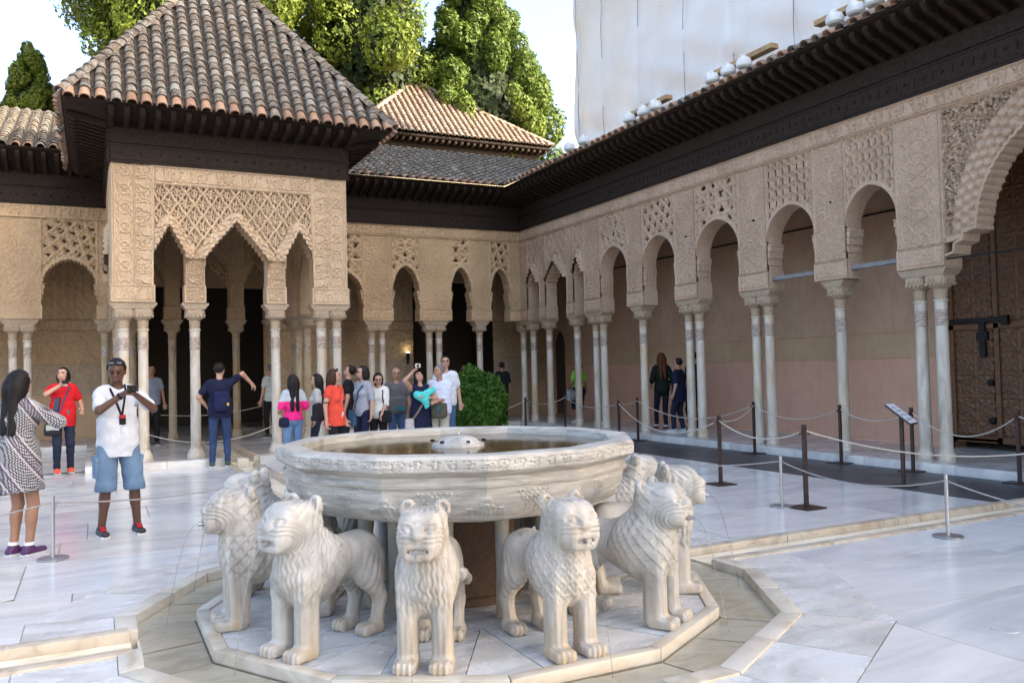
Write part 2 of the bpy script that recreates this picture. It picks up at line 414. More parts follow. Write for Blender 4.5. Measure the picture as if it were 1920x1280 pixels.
def polydist(pts, u, v):
    """distance to a polyline and arclength there"""
    D = np.full(u.shape, 9.0, np.float32); S = np.zeros(u.shape, np.float32); s = 0
    for (x0, y0), (x1, y1) in zip(pts, pts[1:]):
        dx, dy = x1-x0, y1-y0; L = math.hypot(dx, dy)
        if L < 1e-6: continue
        t = np.clip(((u-x0)*dx+(v-y0)*dy)/(L*L), 0, 1); d = np.hypot(u-x0-t*dx, v-y0-t*dy)
        b = d < D; D = np.where(b, d, D); S = np.where(b, s+t*L, S); s += L
    return D, S
def inside(poly, u, v):
    r = np.zeros(u.shape, bool); n = len(poly)
    for i in range(n):
        x0, y0 = poly[i]; x1, y1 = poly[(i+1) % n]
        if y0 == y1: continue
        c = ((y0 > v) != (y1 > v)) & (u < (x1-x0)*(v-y0)/(y1-y0)+x0); r ^= c
    return r
# a plane to build on: point P, unit vectors ua (along), za (up), na (outward)
class Plane:
    def __init__(s, P, ua, na, za=(0, 0, 1)):
        s.P = np.array(P, float); s.u = np.array(ua, float); s.n = np.array(na, float); s.z = np.array(za, float)
    def pt(s, u, z, d=0.0): return tuple(s.P+s.u*u+s.z*z+s.n*d)
def relief(name, pl, u0, u1, z0, z1, res, hf, mat, parent, depth=.02, cut=None, base=0.0, smooth=True, skirt=.05):
    nu = max(2, int(round((u1-u0)/res))+1); nz = max(2, int(round((z1-z0)/res))+1)
    u = np.linspace(u0, u1, nu); z = np.linspace(z0, z1, nz); U, Z = np.meshgrid(u, z, indexing='ij')
    r = hf(U, Z); h, hole = r if isinstance(r, tuple) else (r, None)
    P = pl.P+U[..., None]*pl.u+Z[..., None]*pl.z+(base+h*depth)[..., None]*pl.n
    uc = (U[1:, 1:]+U[:-1, :-1])/2; zc = (Z[1:, 1:]+Z[:-1, :-1])/2; keep = np.ones(uc.shape, bool)
    if cut is not None:
        for poly in cut: keep &= ~inside(poly, uc, zc)
    if hole is not None: keep &= ~(hole[1:, 1:] & hole[:-1, :-1])
    I = np.arange(nu*nz).reshape(nu, nz)
    F = np.stack([I[:-1, :-1], I[1:, :-1], I[1:, 1:], I[:-1, 1:]], -1)[keep]
    if np.dot(np.cross(pl.u, pl.z), pl.n) < 0: F = F[:, ::-1]
    V = P.reshape(-1, 3)
    if skirt:
        ed = [list(range(0, nu*nz, nz)), [i*nz+nz-1 for i in range(nu)], list(range(nz)), [(nu-1)*nz+i for i in range(nz)]]
        ex = []; b = len(V); V = [V]
        kk = np.zeros((nu+1, nz+1), bool); kk[1:-1, 1:-1] = keep
        for n_, e in enumerate(ed):
            W = P.reshape(-1, 3)[e]-pl.n*skirt; V.append(W)
            q = np.array([[e[i], e[i+1], b+i+1, b+i] for i in range(len(e)-1)])
            ok = [keep[:, 0], keep[:, -1], keep[0, :], keep[-1, :]][n_]
            ex.append(q[ok]); b += len(e)
        V = np.concatenate(V); F = np.concatenate([F]+ex)
    used = np.unique(F); mp = np.full(len(V), -1); mp[used] = np.arange(len(used))
    return mesh(name, V[used], mp[F].astype(np.int32), mat, parent, smooth=False)
def sweep(name, pl, pts, d0, d1, mat, parent, closed=False, smooth=False):
    """surface between the outline at depth d0 and the same outline at depth d1"""
    n = len(pts); V = [pl.pt(u, z, d0) for u, z in pts]+[pl.pt(u, z, d1) for u, z in pts]
    F = [(i, i+1, n+i+1, n+i) for i in range(n-1)]
    return mesh(name, V, F, mat, parent, smooth)
def band(mb, pl, pts, w, d0, d1, taper=1.0):
    """raised moulding that runs along an outline, w metres wide towards its left"""
    n = len(pts); nr = []
    for i in range(n):
        a = pts[max(i-1, 0)]; b = pts[min(i+1, n-1)]; dx, dz = b[0]-a[0], b[1]-a[1]; L = math.hypot(dx, dz) or 1; nr.append((-dz/L, dx/L))
    V = []; F = []
    for i, ((u, z), (nx, nz)) in enumerate(zip(pts, nr)):
        V += [pl.pt(u, z, d0), pl.pt(u+nx*.004, z+nz*.004, d1), pl.pt(u+nx*w*.85, z+nz*w*.85, d1*taper), pl.pt(u+nx*w, z+nz*w, d0)]
    for i in range(n-1):
        for k in range(3): F.append((i*4+k, i*4+k+1, i*4+5+k, i*4+4+k))
    mb.add(V, F)
# arch outlines, left springer -> apex -> right springer
def arch_round(u0, u1, zb, zc, apex, n=22, point=.10, lobes=0, lob=.03):
    c = (u0+u1)/2; hw = (u1-u0)/2; P = [(u0, zb), (u0, zc)]; N = n if not lobes else lobes*4
    for i in range(1, N):
        t = math.pi*i/N; x = -math.cos(t); y = math.sin(t); y = y*(1-point)+point*(1-abs(x))
        k = 1-(lob*abs(math.sin(lobes*t)) if lobes else 0)
        P.append((c+x*hw*k, zc+(apex-zc)*y*k))
    return P+[(u1, zc), (u1, zb)]
def arch_muq(u0, u1, zb, zs, apex, steps):
    """stepped stalactite outline"""
    c = (u0+u1)/2; hw = (u1-u0)/2; L = [(u0, zb), (u0, zs)]
    for i in range(steps):
        a = i/steps; b = (i+1)/steps; xa = u0+hw*(a**1.12); xb = u0+hw*(b**1.12)
        if i == steps-1: xb = c-.012
        za = zs+(apex-zs)*(a*.93); zb2 = zs+(apex-zs)*(b*.93); dz = zb2-za
        L += [(xa+.002, za+dz*.55), (xa+(xb-xa)*.25, za+dz*.9), (xa+(xb-xa)*.6, za+dz*1.02), (xb-.003, za+dz*.92), (xb, za+dz*.82)]
    L.append((c-.010, apex))
    return L+[(2*c-u, z) for u, z in reversed(L)]
# ------------------------------------------------------------------ place dimensions (metres)
W = 8.35; YE = 15.24; YP = 10.335; WP = 2.07; ZF = .12; ZTOP = 5.38; XB = 10.4; YB = 17.6; THK = .34
ZP0 = 2.89   # underside of the stucco piers

# ------------------------------------------------------------------ column kit
def loft(mb, secs, seg=24):
    """sections (z, half_x, half_y, squareness)"""
    V = []; F = []
    for z, hx, hy, q in secs:
        for k in range(seg):
            a = 2*math.pi*(k+.5)/seg; c, s = math.cos(a), math.sin(a)
            m = max(abs(c), abs(s)); r = (1-q)+q/m
            V.append((c*r*hx, s*r*hy, z))
    for i in range(len(secs)-1):
        for k in range(seg): F.append((i*seg+k, i*seg+(k+1) % seg, (i+1)*seg+(k+1) % seg, (i+1)*seg+k))
    F.append(tuple(reversed(range(seg)))); F.append(tuple((len(secs)-1)*seg+k for k in range(seg)))
    mb.add(V, F)
def column_kit(shaft_mat, style):
    z = -ZF
    m = MB(); m.lathe([(.091, .16), (.0895, .6), (.086, 1.2), (.083, 2.06+z)], 20); sh = m.build('column', shaft_mat, None, True)
    m = MB()
    if style == 'ring':
        m.lathe([(.112, 0), (.118, .012), (.112, .06), (.108, .085), (.118, .09), (.121, .102), (.118, .114), (.101, .12), (.100, .16)], 20)
    else:
        m.lathe([(.155, .0), (.155, .045), (.148, .05), (.145, .07), (.122, .12), (.108, .16), (.112, .165), (.112, .18), (.099, .185)], 20)
    b = m.build('base', shaft_mat, sh, True)
    m = MB(); pr = [(.088, 2.06+z)]
    zz = 2.06+z
    for k in range(5):
        pr += [(.086, zz+.002), (.092, zz+.008), (.092, zz+.022), (.086, zz+.028), (.084, zz+.040)]; zz += .044
    pr += [(.086, 2.285+z)]
    m.lathe(pr, 20); m.build('neck_rings', M_RINGS, sh, True)
    m = MB(); m.lathe([(.086, 2.285+z), (.086, 2.40+z), (.101, 2.404+z), (.103, 2.413+z), (.101, 2.424+z), (.086, 2.43+z)], 20); m.build('collar', shaft_mat, sh, True)
    m = MB(); V = []
    secs = []
    m.lathe([(.086, 2.43+z), (.090, 2.5+z), (.098, 2.6+z)], 20)
    loft(m, [(2.58+z, .092, .092, .1), (2.605+z, .125, .125, .45), (2.64+z, .150, .150, .75), (2.69+z, .158, .158, .9), (2.77+z, .160, .160, .95)])
    # carved leaves in low relief on the capital block
    for k in range(4):
        a = k*math.pi/2; Rm = Matrix.Rotation(a, 4, 'Z')
        for x in (-.095, -.032, .032, .095):
            for i, zc in enumerate((2.655, 2.71)):
                if i and abs(x) > .09: continue
                c = Rm @ Vector((x+(i*.03), .153, zc+z)); m.box(c, (.018, .018, .020), Rm @ Matrix.Rotation(.78, 4, 'Y'))
    m.build('capital', M_CAP, sh, True)
    return sh
KITS = {}
def put_column(parent, loc, mat=None, style='ring'):
    key = ((mat or M_SHAFT).name, style)
    if key not in KITS:
        o = column_kit(mat or M_SHAFT, style); KITS[key] = o; o.parent = parent; o.location = loc; o.rotation_euler = (0, 0, R_.uniform(0, 6)*0); return o
    return dup(KITS[key], parent, loc, R_.choice((0, math.pi/2, math.pi)))
def abacus(parent, pl, ua, ub, mat):
    m = MB(); c = (ua+ub)/2; hx = (ub-ua)/2
    def ring(z, ex, hy): return [pl.pt(c-hx-ex, z, -THK/2+hy), pl.pt(c+hx+ex, z, -THK/2+hy), pl.pt(c+hx+ex, z, -THK/2-hy), pl.pt(c-hx-ex, z, -THK/2-hy)]
    S = [ring(2.772, .168, .165), ring(2.79, .170, .168), ring(2.795, .178, .172), ring(2.845, .215, .176), ring(2.85, .225, .178), ring(ZP0-.003, .228, .179)]
    V = [p for s in S for p in s]; F = [tuple(reversed(range(4))), tuple(range(len(V)-4, len(V)))]
    for i in range(len(S)-1):
        for k in range(4): F.append((i*4+k, i*4+(k+1) % 4, i*4+4+(k+1) % 4, i*4+4+k))
    m.add(V, F); return m.build('abacus', mat, parent)

# ------------------------------------------------------------------ an arcade on a plane
def lattice(kind, u, z, c):
    if kind == 'sebka': return sebka(u-c, z-3.9, .275, .40)
    if kind == 'ogee': return sebka_r(u-c, z-3.9, .235, .37, .12)
    if kind == 'star': return starlat(u-c, z, .25, .10, 4, .0, .3)
    if kind == 'hex': return starlat(u-c, z, .20, .10, 3, .26, .7)
    if kind == 'diam': return sebka_r(u-c, z-3.9, .33, .36, .09)
    if kind == 'fine':
        a = arabesque(u, z, .075, 1.5, .6); return a, a < .10
    return starlat(u-c, z, .21, .115, 4, .4, .2)
def arcade(root, pl, piers, bays, mat, res, ztop=ZTOP, zpan=5.10, colmat=None, style='ring', frieze=True, back=True, pat=.08, bres=.05):
    lo = piers[0]['u0']; hi = piers[-1]['u1']
    for p in piers:
        u0, u1 = p['u0'], p['u1']; c = (u0+u1)/2; k = p.get('kind', 'plain')
        if k == 'skip': continue
        def hf(U, Z, c=c, u0=u0, u1=u1, k=k):
            e = np.minimum(U-u0, u1-U)
            if k == 'plain': h = arabesque(U, Z, pat, 1.5, c)
            elif k == 'medal': h = medall(U-c, Z, (u1-u0)*.8, .34)
            else: h = arabesque(U, Z, pat, 1.2, c)
            h = np.where(e < .018, 1.2, h); h = np.where((e > .026) & (e < .034), .1, h)
            return h
        relief('pier_panel', pl, u0, u1, 3.20, zpan, res, hf, mat, root, .024)
        # cartouche block at the foot of the pier
        def hc(U, Z, c=c, u0=u0, u1=u1):
            e = np.minimum(np.minimum(U-u0+.02, u1+.02-U), np.minimum(Z-ZP0, 3.2-Z))
            h = np.where(e < .03, 1.1, np.where(e < .04, 0, np.maximum(calli(U-u0, Z-ZP0-.04, .23), .2))); return h
        m = MB(); A = pl.pt(0, 0, 0)
        def blk(ua, ub, za, zb, da, db):
            V = [pl.pt(u, z, d) for d in (da, db) for u, z in ((ua, za), (ub, za), (ub, zb), (ua, zb))]
            return V, [(0, 1, 2, 3), (7, 6, 5, 4), (0, 4, 5, 1), (1, 5, 6, 2), (2, 6, 7, 3), (3, 7, 4, 0)]
        m.add(*blk(u0-.022, u1+.022, ZP0, 3.20, .010, -THK-.01)); m.add(*blk(u0+.006, u1-.006, 3.2, zpan, -.015, -THK+.004))
        m.build('pier', mat, root)
        relief('cartouche', pl, u0-.02, u1+.02, ZP0+.004, 3.196, res, hc, mat, root, .020, base=.011, skirt=.004)
        for uc in p['cols']:
            put_column(root, pl.pt(uc, ZF, -THK/2), p.get('mat', colmat), style)
        if p['cols']: abacus(root, pl, min(p['cols']), max(p['cols']), M_CAP)
    for i, b in enumerate(bays):
        if b is None: continue
        u0 = piers[i]['u1']; u1 = piers[i+1]['u0']; c = (u0+u1)/2; st = b['style']
        if 'outl' in b: out = b['outl']
        elif st == 'plain': out = arch_round(u0, u1, ZP0, b.get('zc', 3.72), b.get('apex', 4.28), 26, .06)
        elif st == 'lobed': out = arch_round(u0, u1, ZP0, b.get('zc', 3.62), b.get('apex', 4.32), 26, .12, b.get('lobes', 15), .045)
        elif st == 'muq': out = arch_muq(u0, u1, ZP0, b.get('zs', 3.72), b.get('apex', 4.33), b.get('steps', 5))
        z0 = 3.2
        def hf(U, Z, c=c, out=out, st=st, u0=u0, u1=u1, b=b):
            h, hole = lattice(b.get('lat', 'sebka'), U, Z, c)
            D, S = polydist(out, U, Z); bw = b.get('bw', .07 if st != 'muq' else .16)
            if st == 'muq':
                row = np.floor(D/.052); hb = 2.6*(1-D/(bw+.04))+.9*np.abs(np.cos(math.pi*S/.09+math.pi/2*row))
            else: hb = np.where(D < bw*.75, 1.25, 1.0)+0*S
            ring = b.get('ring', 0)
            if ring:
                D2 = np.hypot(U-c, Z-3.30)-1.62; D2 = np.where(Z < 3.30, D, D2); th = np.arctan2(Z-3.30, U-c)*1.8; row = np.floor((D2-bw)/.11); fx = np.abs(fr(th/.15+.5*(row % 2)))*2; fz = (D2-bw)/.11-row
                hr = .2+1.6*np.clip(1-np.hypot(fx*1.05, (fz-.35)*1.3)**2, 0, 1)+.35*(fz > .88)
                inr = (D2 >= bw) & (D2 < bw+ring); h = np.where(inr, hr, h); hole = hole & ~inr
            inb = D < bw; h = np.where(inb, hb, h); hole = hole & ~inb
            e = np.minimum(np.minimum(U-u0, u1-U), zpan-Z); h = np.where(e < .022, 1.3, h); hole = hole & (e > .03)
            return h, hole
        cut = [out]
        relief('lattice_panel', pl, u0, u1, z0, zpan, res, hf, mat, root, .042, cut, base=-.030)
        sweep('arch_soffit', pl, out, .012, -THK, mat, root)
        if st != 'muq':
            m = MB(); band(m, pl, out[1:-1], .045, -.005, .024, .7)
            if st == 'plain':
                inner = [(c+(u-c)*.90, 3.72+(z-3.72)*.93) if z > 3.72 else (c+(u-c)*.90, z) for u, z in out[1:-1]]
            m.build('archivolt', mat, root)
            # corbel blocks at the springing
            for s, ue in ((1, u0), (-1, u1)):
                m = MB(); zc = b.get('zc', 3.66)
                for q in range(4):
                    d = .006-(q+.5)*(THK-.02)/4
                    for (za, zb_, w) in ((zc-.36, zc-.24, .02), (zc-.24, zc-.12, .045), (zc-.12, zc-.03, .065), (zc-.03, zc+.01, .075)):
                        if b.get('nocorb'): continue
                        ua, ub = (ue-.002, ue+w) if s > 0 else (ue-w, ue+.002)
                        m.add(*[[pl.pt(u, z, dd) for dd in (d+.036, d-.036) for u, z in ((ua, za), (ub, za+.02), (ub, zb_), (ua, zb_))], [(0, 1, 2, 3), (7, 6, 5, 4), (0, 4, 5, 1), (1, 5, 6, 2), (2, 6, 7, 3), (3, 7, 4, 0)]])
                if m.V: m.build('corbel', mat, root)
        if back:
            pb = Plane(pl.P-pl.n*THK, pl.u, -pl.n)
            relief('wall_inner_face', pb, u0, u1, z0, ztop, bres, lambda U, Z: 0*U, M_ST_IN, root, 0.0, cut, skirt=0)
    if frieze:
        def hz(U, Z):
            e = np.minimum(Z-zpan, ztop-Z); return np.where(e < .025, 1.2, np.where(e < .035, 0, calli(U-lo, Z-zpan-.03, ztop-zpan-.06)))
        relief('inscription_frieze', pl, lo, hi, zpan, ztop, res, hz, mat, root, .036, base=.0)
    m = MB()
    for p in (piers[0], piers[-1]): pass
    V = [pl.pt(u, ztop-.001, d) for u, d in ((lo, .0), (hi, .0), (hi, -THK), (lo, -THK))]; m.add(V, [(0, 1, 2, 3)]); m.build('wall_top', mat, root)

# ------------------------------------------------------------------ eaves and tiles
_tile = {}
def tile_mesh(kind):
    if kind in _tile: return _tile[kind]
    V = []; F = []; n = 7; L = .30 if kind != 'ridge' else .34; s = 1.0 if kind != 'ridge' else 1.25
    for y, r, h in ((0, .092, .018), (L, .070, .0)):
        for k in range(n):
            a = math.pi*k/(n-1); V.append((math.cos(a)*r*s, y, math.sin(a)*r*s*.95+h))
    for k in range(n):
        a = math.pi*k/(n-1); V.append((math.cos(a)*.074*s, 0, math.sin(a)*.070*s+.018))
    for k in range(n-1):
        F.append((k, n+k, n+k+1, k+1)); F.append((k, k+1, 2*n+k+1, 2*n+k))
    for k in range(n): V.append((V[2*n+k][0]*.9, .12, V[2*n+k][2]*.9))
    for k in range(n-1): F.append((2*n+k, 2*n+k+1, 3*n+k+1, 3*n+k))
    me = make_me('tile_'+kind, V, F); me.polygons.foreach_set('use_smooth', np.ones(len(F), bool)); me.set_sharp_from_angle(angle=rad(50))
    _tile[kind] = me; return me
def tile_me(kind, mat):
    key = (kind, mat.name)
    if key not in _tile:
        me = tile_mesh(kind).copy(); me.materials.clear(); me.materials.append(mat); _tile[key] = me
    return _tile[key]
def tmat(P, ua, va, n): return Matrix((Vector(ua), Vector(va), Vector(n))).transposed().to_4x4(), Vector(P)
def lay_tiles(roof, P0, ua, va, width, slope, left, right, sp, ex, mat, eave_mat, first=300, order=None, jit=.006, offset=0.0):
    """cover tiles in columns: left(t), right(t) bound the roof at height t along the slope"""
    P0 = Vector(P0); ua = Vector(ua).normalized(); va = Vector(va).normalized(); n = ua.cross(va)
    cells = []
    rows = int(slope/ex); ncol = int(width/sp)
    for j in range(rows):
        t = j*ex
        for i in range(int(min(0, left(slope))/sp)-1, int(max(width, right(slope))/sp)+1):
            u = offset+(i+.5)*sp
            if left(t) < u < right(t)-.02: cells.append((j, i, u, t))
    if order: cells.sort(key=order)
    objs = cells[:first]; rest = cells[first:]
    for j, i, u, t in objs:
        me = tile_me('cover', eave_mat if (j == 0 and R_.random() < .8) else mat)
        o = link('tile', me, None, roof)
        Mx, P = tmat(P0+ua*(u+R_.uniform(-jit, jit))+va*(t-(.075 if j == 0 else .03)+R_.uniform(-.012, .012))+n*R_.uniform(-.004, .006), ua, va, n)
        Mx = Mx @ Matrix.Rotation(R_.uniform(-.035, .035), 4, 'Z') @ Matrix.Rotation(R_.uniform(-.02, .02), 4, 'Y'); Mx.translation = P; o.matrix_local = Mx
    if rest:
        B = tile_mesh('cover'); bv = np.array([v.co[:] for v in B.vertices]); bf = [tuple(p.vertices) for p in B.polygons]
        V = []; F = []; A = np.array([ua, va, n])
        bf = np.array(bf)
        Vs = []; Fs = []; k = 0
        for j, i, u, t in rest:
            c = np.array(P0+ua*(u+R_.uniform(-jit, jit))+va*(t-.03+R_.uniform(-.012, .012)))
            Vs.append(bv@A+c); Fs.append(bf+k); k += len(bv)
        o = mesh('tiles', np.concatenate(Vs), np.concatenate(Fs).astype(np.int32), mat, roof, True); o['kind'] = 'stuff'
def eaves(root, pl, u0, u1, zt, over, rise=.26, sp=.235, skip_ends=(0, 0), wid=.40):
    m = MB()
    def blk(ua, ub, za, zb, da, db):
        V = [pl.pt(u, z, d) for d in (da, db) for u, z in ((ua, za), (ub, za), (ub, zb), (ua, zb))]
        m.add(V, [(0, 1, 2, 3), (7, 6, 5, 4), (0, 4, 5, 1), (1, 5, 6, 2), (2, 6, 7, 3), (3, 7, 4, 0)])
    blk(u0, u1, zt+.002, zt+wid, .055, -THK)
    o = m.build('beam', M_WOOD, root)
    m = MB(); blk(u0, u1, zt+wid, zt+wid+.03, .085, -.02); blk(u0, u1, zt+.045, zt+.06, .066, .05); blk(u0, u1, zt+wid-.05, zt+wid-.035, .066, .05); m.build('moulding', M_WOOD, root)
    m = MB(); blk(u0, u1, zt+wid+.03, zt+wid+.27, .065, -.02); m.build('upper_beam', M_WOOD, root)
    m = MB(); n = int((u1-u0)/.30)
    for i in range(n):
        c = pl.pt(u0+(i+.5)*(u1-u0)/n, zt+wid*.53, .055); a = pl.n; 
        Mx = Vector(a).to_track_quat('Z', 'Y').to_matrix()
        V = []; F = []
        for q, (r, z) in enumerate(((.026, 0), (.024, .012), (.013, .026), (0.002, .030))):
            for k in range(8): V.append(Mx @ Vector((math.cos(k*math.pi/4)*r, math.sin(k*math.pi/4)*r, z))+Vector(c))
        for q in range(3):
            for k in range(8): F.append((q*8+k, q*8+(k+1) % 8, q*8+8+(k+1) % 8, q*8+8+k))
        m.add(V, F)
        # carved leaf between bosses
        c2 = pl.pt(u0+(i+1)*(u1-u0)/n, zt+wid*.53, .056); m.box(c2, (.012, .012, .06))
    b = m.build('bosses', M_WOOD, root); b['kind'] = 'stuff'
    zb = zt+wid+.27
    # corbels: each a part, scroll at the tip
    mb = MB(); L = over-.10
    prof = [(0, 0), (L*.72, rise*.72-.00), (L*.80, rise*.78-.035), (L*.90, rise*.9-.03), (L*.97, rise*.97-.0), (L, rise+.02), (L, rise+.085), (0, .10)]
    mb2 = [(-.042, y, z) for y, z in prof]+[(.042, y, z) for y, z in prof]; k = len(prof)
    mb.add(mb2, [tuple(reversed(range(k))), tuple(range(k, 2*k))]+[(i, (i+1) % k, k+(i+1) % k, k+i) for i in range(k)])
    cm = make_me('corbel_beam', mb.V, mb.F); cm.materials.append(M_WOOD)
    ang = math.atan2(pl.n[1], pl.n[0])-math.pi/2
    n = int((u1-u0)/sp)
    for i in range(n+1):
        u = u0+(u1-u0)*i/n
        if u < u0+skip_ends[0] or u > u1-skip_ends[1]: continue
        o = link('corbel', cm, None, root); o.location = pl.pt(u, zb-.02, .05); o.rotation_euler = (0, 0, ang)
    # sloping boards above the corbels
    m = MB(); blk(u0, u1, zb-.01, zb+.12, .0, -.03); m.build('infill_board', M_WOOD, root)
    m = MB(); e0 = u0-over*((skip_ends[0] < 0)-(skip_ends[0] > 0)); e1 = u1+over*((skip_ends[1] < 0)-(skip_ends[1] > 0))
    V = [pl.pt(u0, zb+.08, 0), pl.pt(u1, zb+.08, 0), pl.pt(e1, zb+rise+.10, over), pl.pt(e0, zb+rise+.10, over)]
    V += [pl.pt(u0, zb+.11, 0), pl.pt(u1, zb+.11, 0), pl.pt(e1, zb+rise+.13, over), pl.pt(e0, zb+rise+.13, over)]
    m.add(V, [(3, 2, 1, 0), (4, 5, 6, 7), (2, 3, 7, 6), (0, 4, 7, 3), (1, 2, 6, 5)]); m.build('eave_boards', M_WOOD, root)
    return zb+rise+.13
# ------------------------------------------------------------------ ground and paving
o = MB().bx(-300, 300, -300, 400, -.5, -.30).build('ground', M_EARTH); tag(o, 'bare earth ground under and beyond the palace', 'ground', kind='structure')
NG = 12
def gonp(Rr, k, ph=-math.pi/12): a = ph+k*math.pi/6; return (Rr*math.sin(a), -Rr*math.cos(a))
RPI, RPO, RCI, RCO, RO = 1.725, 1.81, 2.19, 2.325, 2.865
def clip(poly, a, b, c):
    """keep a*x+b*y<=c"""
    out = []
    for i in range(len(poly)):
        p, q = poly[i], poly[(i+1) % len(poly)]; dp = a*p[0]+b*p[1]-c; dq = a*q[0]+b*q[1]-c
        if dp <= 0: out.append(p)
        if (dp < 0) != (dq < 0) and dp != dq and abs(dp-dq) > 1e-9:
            t = dp/(dp-dq); out.append((p[0]+(q[0]-p[0])*t, p[1]+(q[1]-p[1])*t))
    return out
def area(p): return .5*abs(sum(p[i][0]*p[(i+1) % len(p)][1]-p[(i+1) % len(p)][0]*p[i][1] for i in range(len(p)))) if len(p) > 2 else 0
def gon_planes(Rr):
    ap = Rr*math.cos(math.pi/12); return [(math.sin(k*math.pi/6), -math.cos(k*math.pi/6), ap) for k in range(12)]
def minus_gon(poly, Rr):
    pcs = []; cur = poly
    for a, b, c in gon_planes(Rr):
        o = clip(cur, -a, -b, -c)
        if len(o) > 2 and area(o) > 1e-4: pcs.append(o)
        cur = clip(cur, a, b, c)
        if len(cur) < 3: break
    return pcs
def ccw(p):
    s = sum(p[i][0]*p[(i+1) % len(p)][1]-p[(i+1) % len(p)][0]*p[i][1] for i in range(len(p))); return p if s > 0 else p[::-1]
def slab(name, pcs, z0, z1, mat, parent):
    m = MB()
    for p in pcs: m.prism(ccw(p), z0, z1)
    return m.build(name, mat, parent)
court = empty('court_floor'); tag(court, 'pale grey white marble paving of the open court', 'floor', kind='structure')
bed = MB(); bed.bx(-8.2, 8.2, -14, YE-.2, -.30, -.16); bed.build('mortar_bed', M_GAP, court)
CH = .17      # half width of a water channel with its kerbs is CH+.11
CK = .115
gap = .005
y = -9.0; row = 0
rows = []
while y < 14.9:
    d = R_.uniform(.95, 1.35); rows.append((y, min(y+d, 14.95))); y += d
def split_rows(v):      # keep the joints on the channel kerbs
    out = []
    for a, b in rows:
        if a < -(CH+CK) < b: out.append((a, -(CH+CK)));
        if a < (CH+CK) < b: out.append(((CH+CK), b))
        if b <= -(CH+CK) or a >= (CH+CK): out.append((a, b))
    return [(a, b) for a, b in out if b-a > .08]
XS = 6.48
jm = MB()
for a, b in split_rows(rows):
    for side in (-1, 1):
        x = CH+CK; lim = XS if side > 0 and a > -.5 else 8.1
        while x < lim-.05:
            wd = R_.uniform(1.5, 2.6); x2 = min(x+wd, lim)
            if lim-x2 < .5: x2 = lim
            x0_, x1_ = (x, x2) if side > 0 else (-x2, -x)
            P = [(x0_+gap, a+gap), (x1_-gap, a+gap), (x1_-gap, b-gap), (x0_+gap, b-gap)]
            if b > YP-.42 and x0_ < 2.5 and x1_ > -2.5:      # pavilion platform
                if a >= YP-.42: P2 = [clip(P, 1, 0, -2.5-gap), clip(P, -1, 0, -2.5-gap)]
                else: P2 = [clip(P, 0, 1, YP-.42-gap)]
            else: P2 = [P]
            for q in P2:
                if len(q) < 3 or area(q) < .01: continue
                pcs = minus_gon(q, RO+.004)
                pcs = [p_ for p_ in pcs if area(p_) > .002]
                if pcs:
                    for p_ in pcs:
                        cx_ = sum(v_[0] for v_ in p_)/len(p_); cy_ = sum(v_[1] for v_ in p_)/len(p_); jm.prism(ccw([(v_[0]+math.copysign(gap, v_[0]-cx_)*.99, v_[1]+math.copysign(gap, v_[1]-cy_)*.99) for v_ in p_]), -.03, -.0035)
                if pcs: slab('slab', pcs, -.16, R_.uniform(-.0012, .0012), M_FLOOR, court)
            x = x2
jm_ = jm.build('mortar_joints', M_GAP, court); jm_['kind'] = 'stuff'
# ring of slabs round the trough, broken by the four channels
for k in range(12):
    for j in range(2):
        a0 = -math.pi/12+k*math.pi/6; f0, f1 = j/2, (j+1)/2
        A = gonp(RCO+.004, k); B = gonp(RCO+.004, k+1); C_ = gonp(RO-.003, k+1); D = gonp(RO-.003, k)
        l = lambda p, q, t: (p[0]+(q[0]-p[0])*t, p[1]+(q[1]-p[1])*t)
        P = [l(A, B, f0+.003), l(A, B, f1-.003), l(D, C_, f1-.003), l(D, C_, f0+.003)]
        ha = k*math.pi/6
        out = [P]
        for ax in (0, 1):
            nx = []
            for q in out:
                vals = [p_[1-ax] for p_ in q]; other = [p_[ax] for p_ in q]
                if min(vals) < CH+CK and max(vals) > -(CH+CK):
                    e = (0, 1) if ax == 0 else (1, 0)
                    for s in (1, -1):
                        c_ = clip(q, -s*e[0], -s*e[1], -(CH+CK))
                        if len(c_) > 2 and area(c_) > .01: nx.append(c_)
                else: nx.append(q)
            out = nx
        for q in out: slab('ring_slab', [q], -.16, .003+R_.uniform(-.001, .001), M_RING, court)
# water channels with kerbs to the four sides
def channel(ax, s, r0, r1):
    for e in (-1, 1):
        t = r0
        while t < r1-.05:
            t2 = min(t+R_.uniform(.9, 1.5), r1); 
            if r1-t2 < .3: t2 = r1
            a, b = sorted((s*(t+.003), s*(t2-.003))); c, d = sorted((e*(CH), e*(CH+CK-.003)))
            m = MB()
            if ax == 'x': m.bx(a, b, c, d, -.14, .016)
            else: m.bx(c, d, a, b, -.14, .016)
            m.build('kerb_stone', M_KERB, court, True, .012); t = t2
    a, b = sorted((s*r0, s*r1)); m = MB()
    if ax == 'x': m.bx(a, b, -CH+.002, CH-.002, -.2, -.050)
    else: m.bx(-CH+.002, CH-.002, a, b, -.2, -.050)
    m.build('channel_bed', M_TROUGH, court)
channel('x', 1, 2.16, 8.05); channel('x', -1, 2.16, 8.05); channel('y', 1, 2.16, YP-.45); channel('y', -1, 2.16, 9)
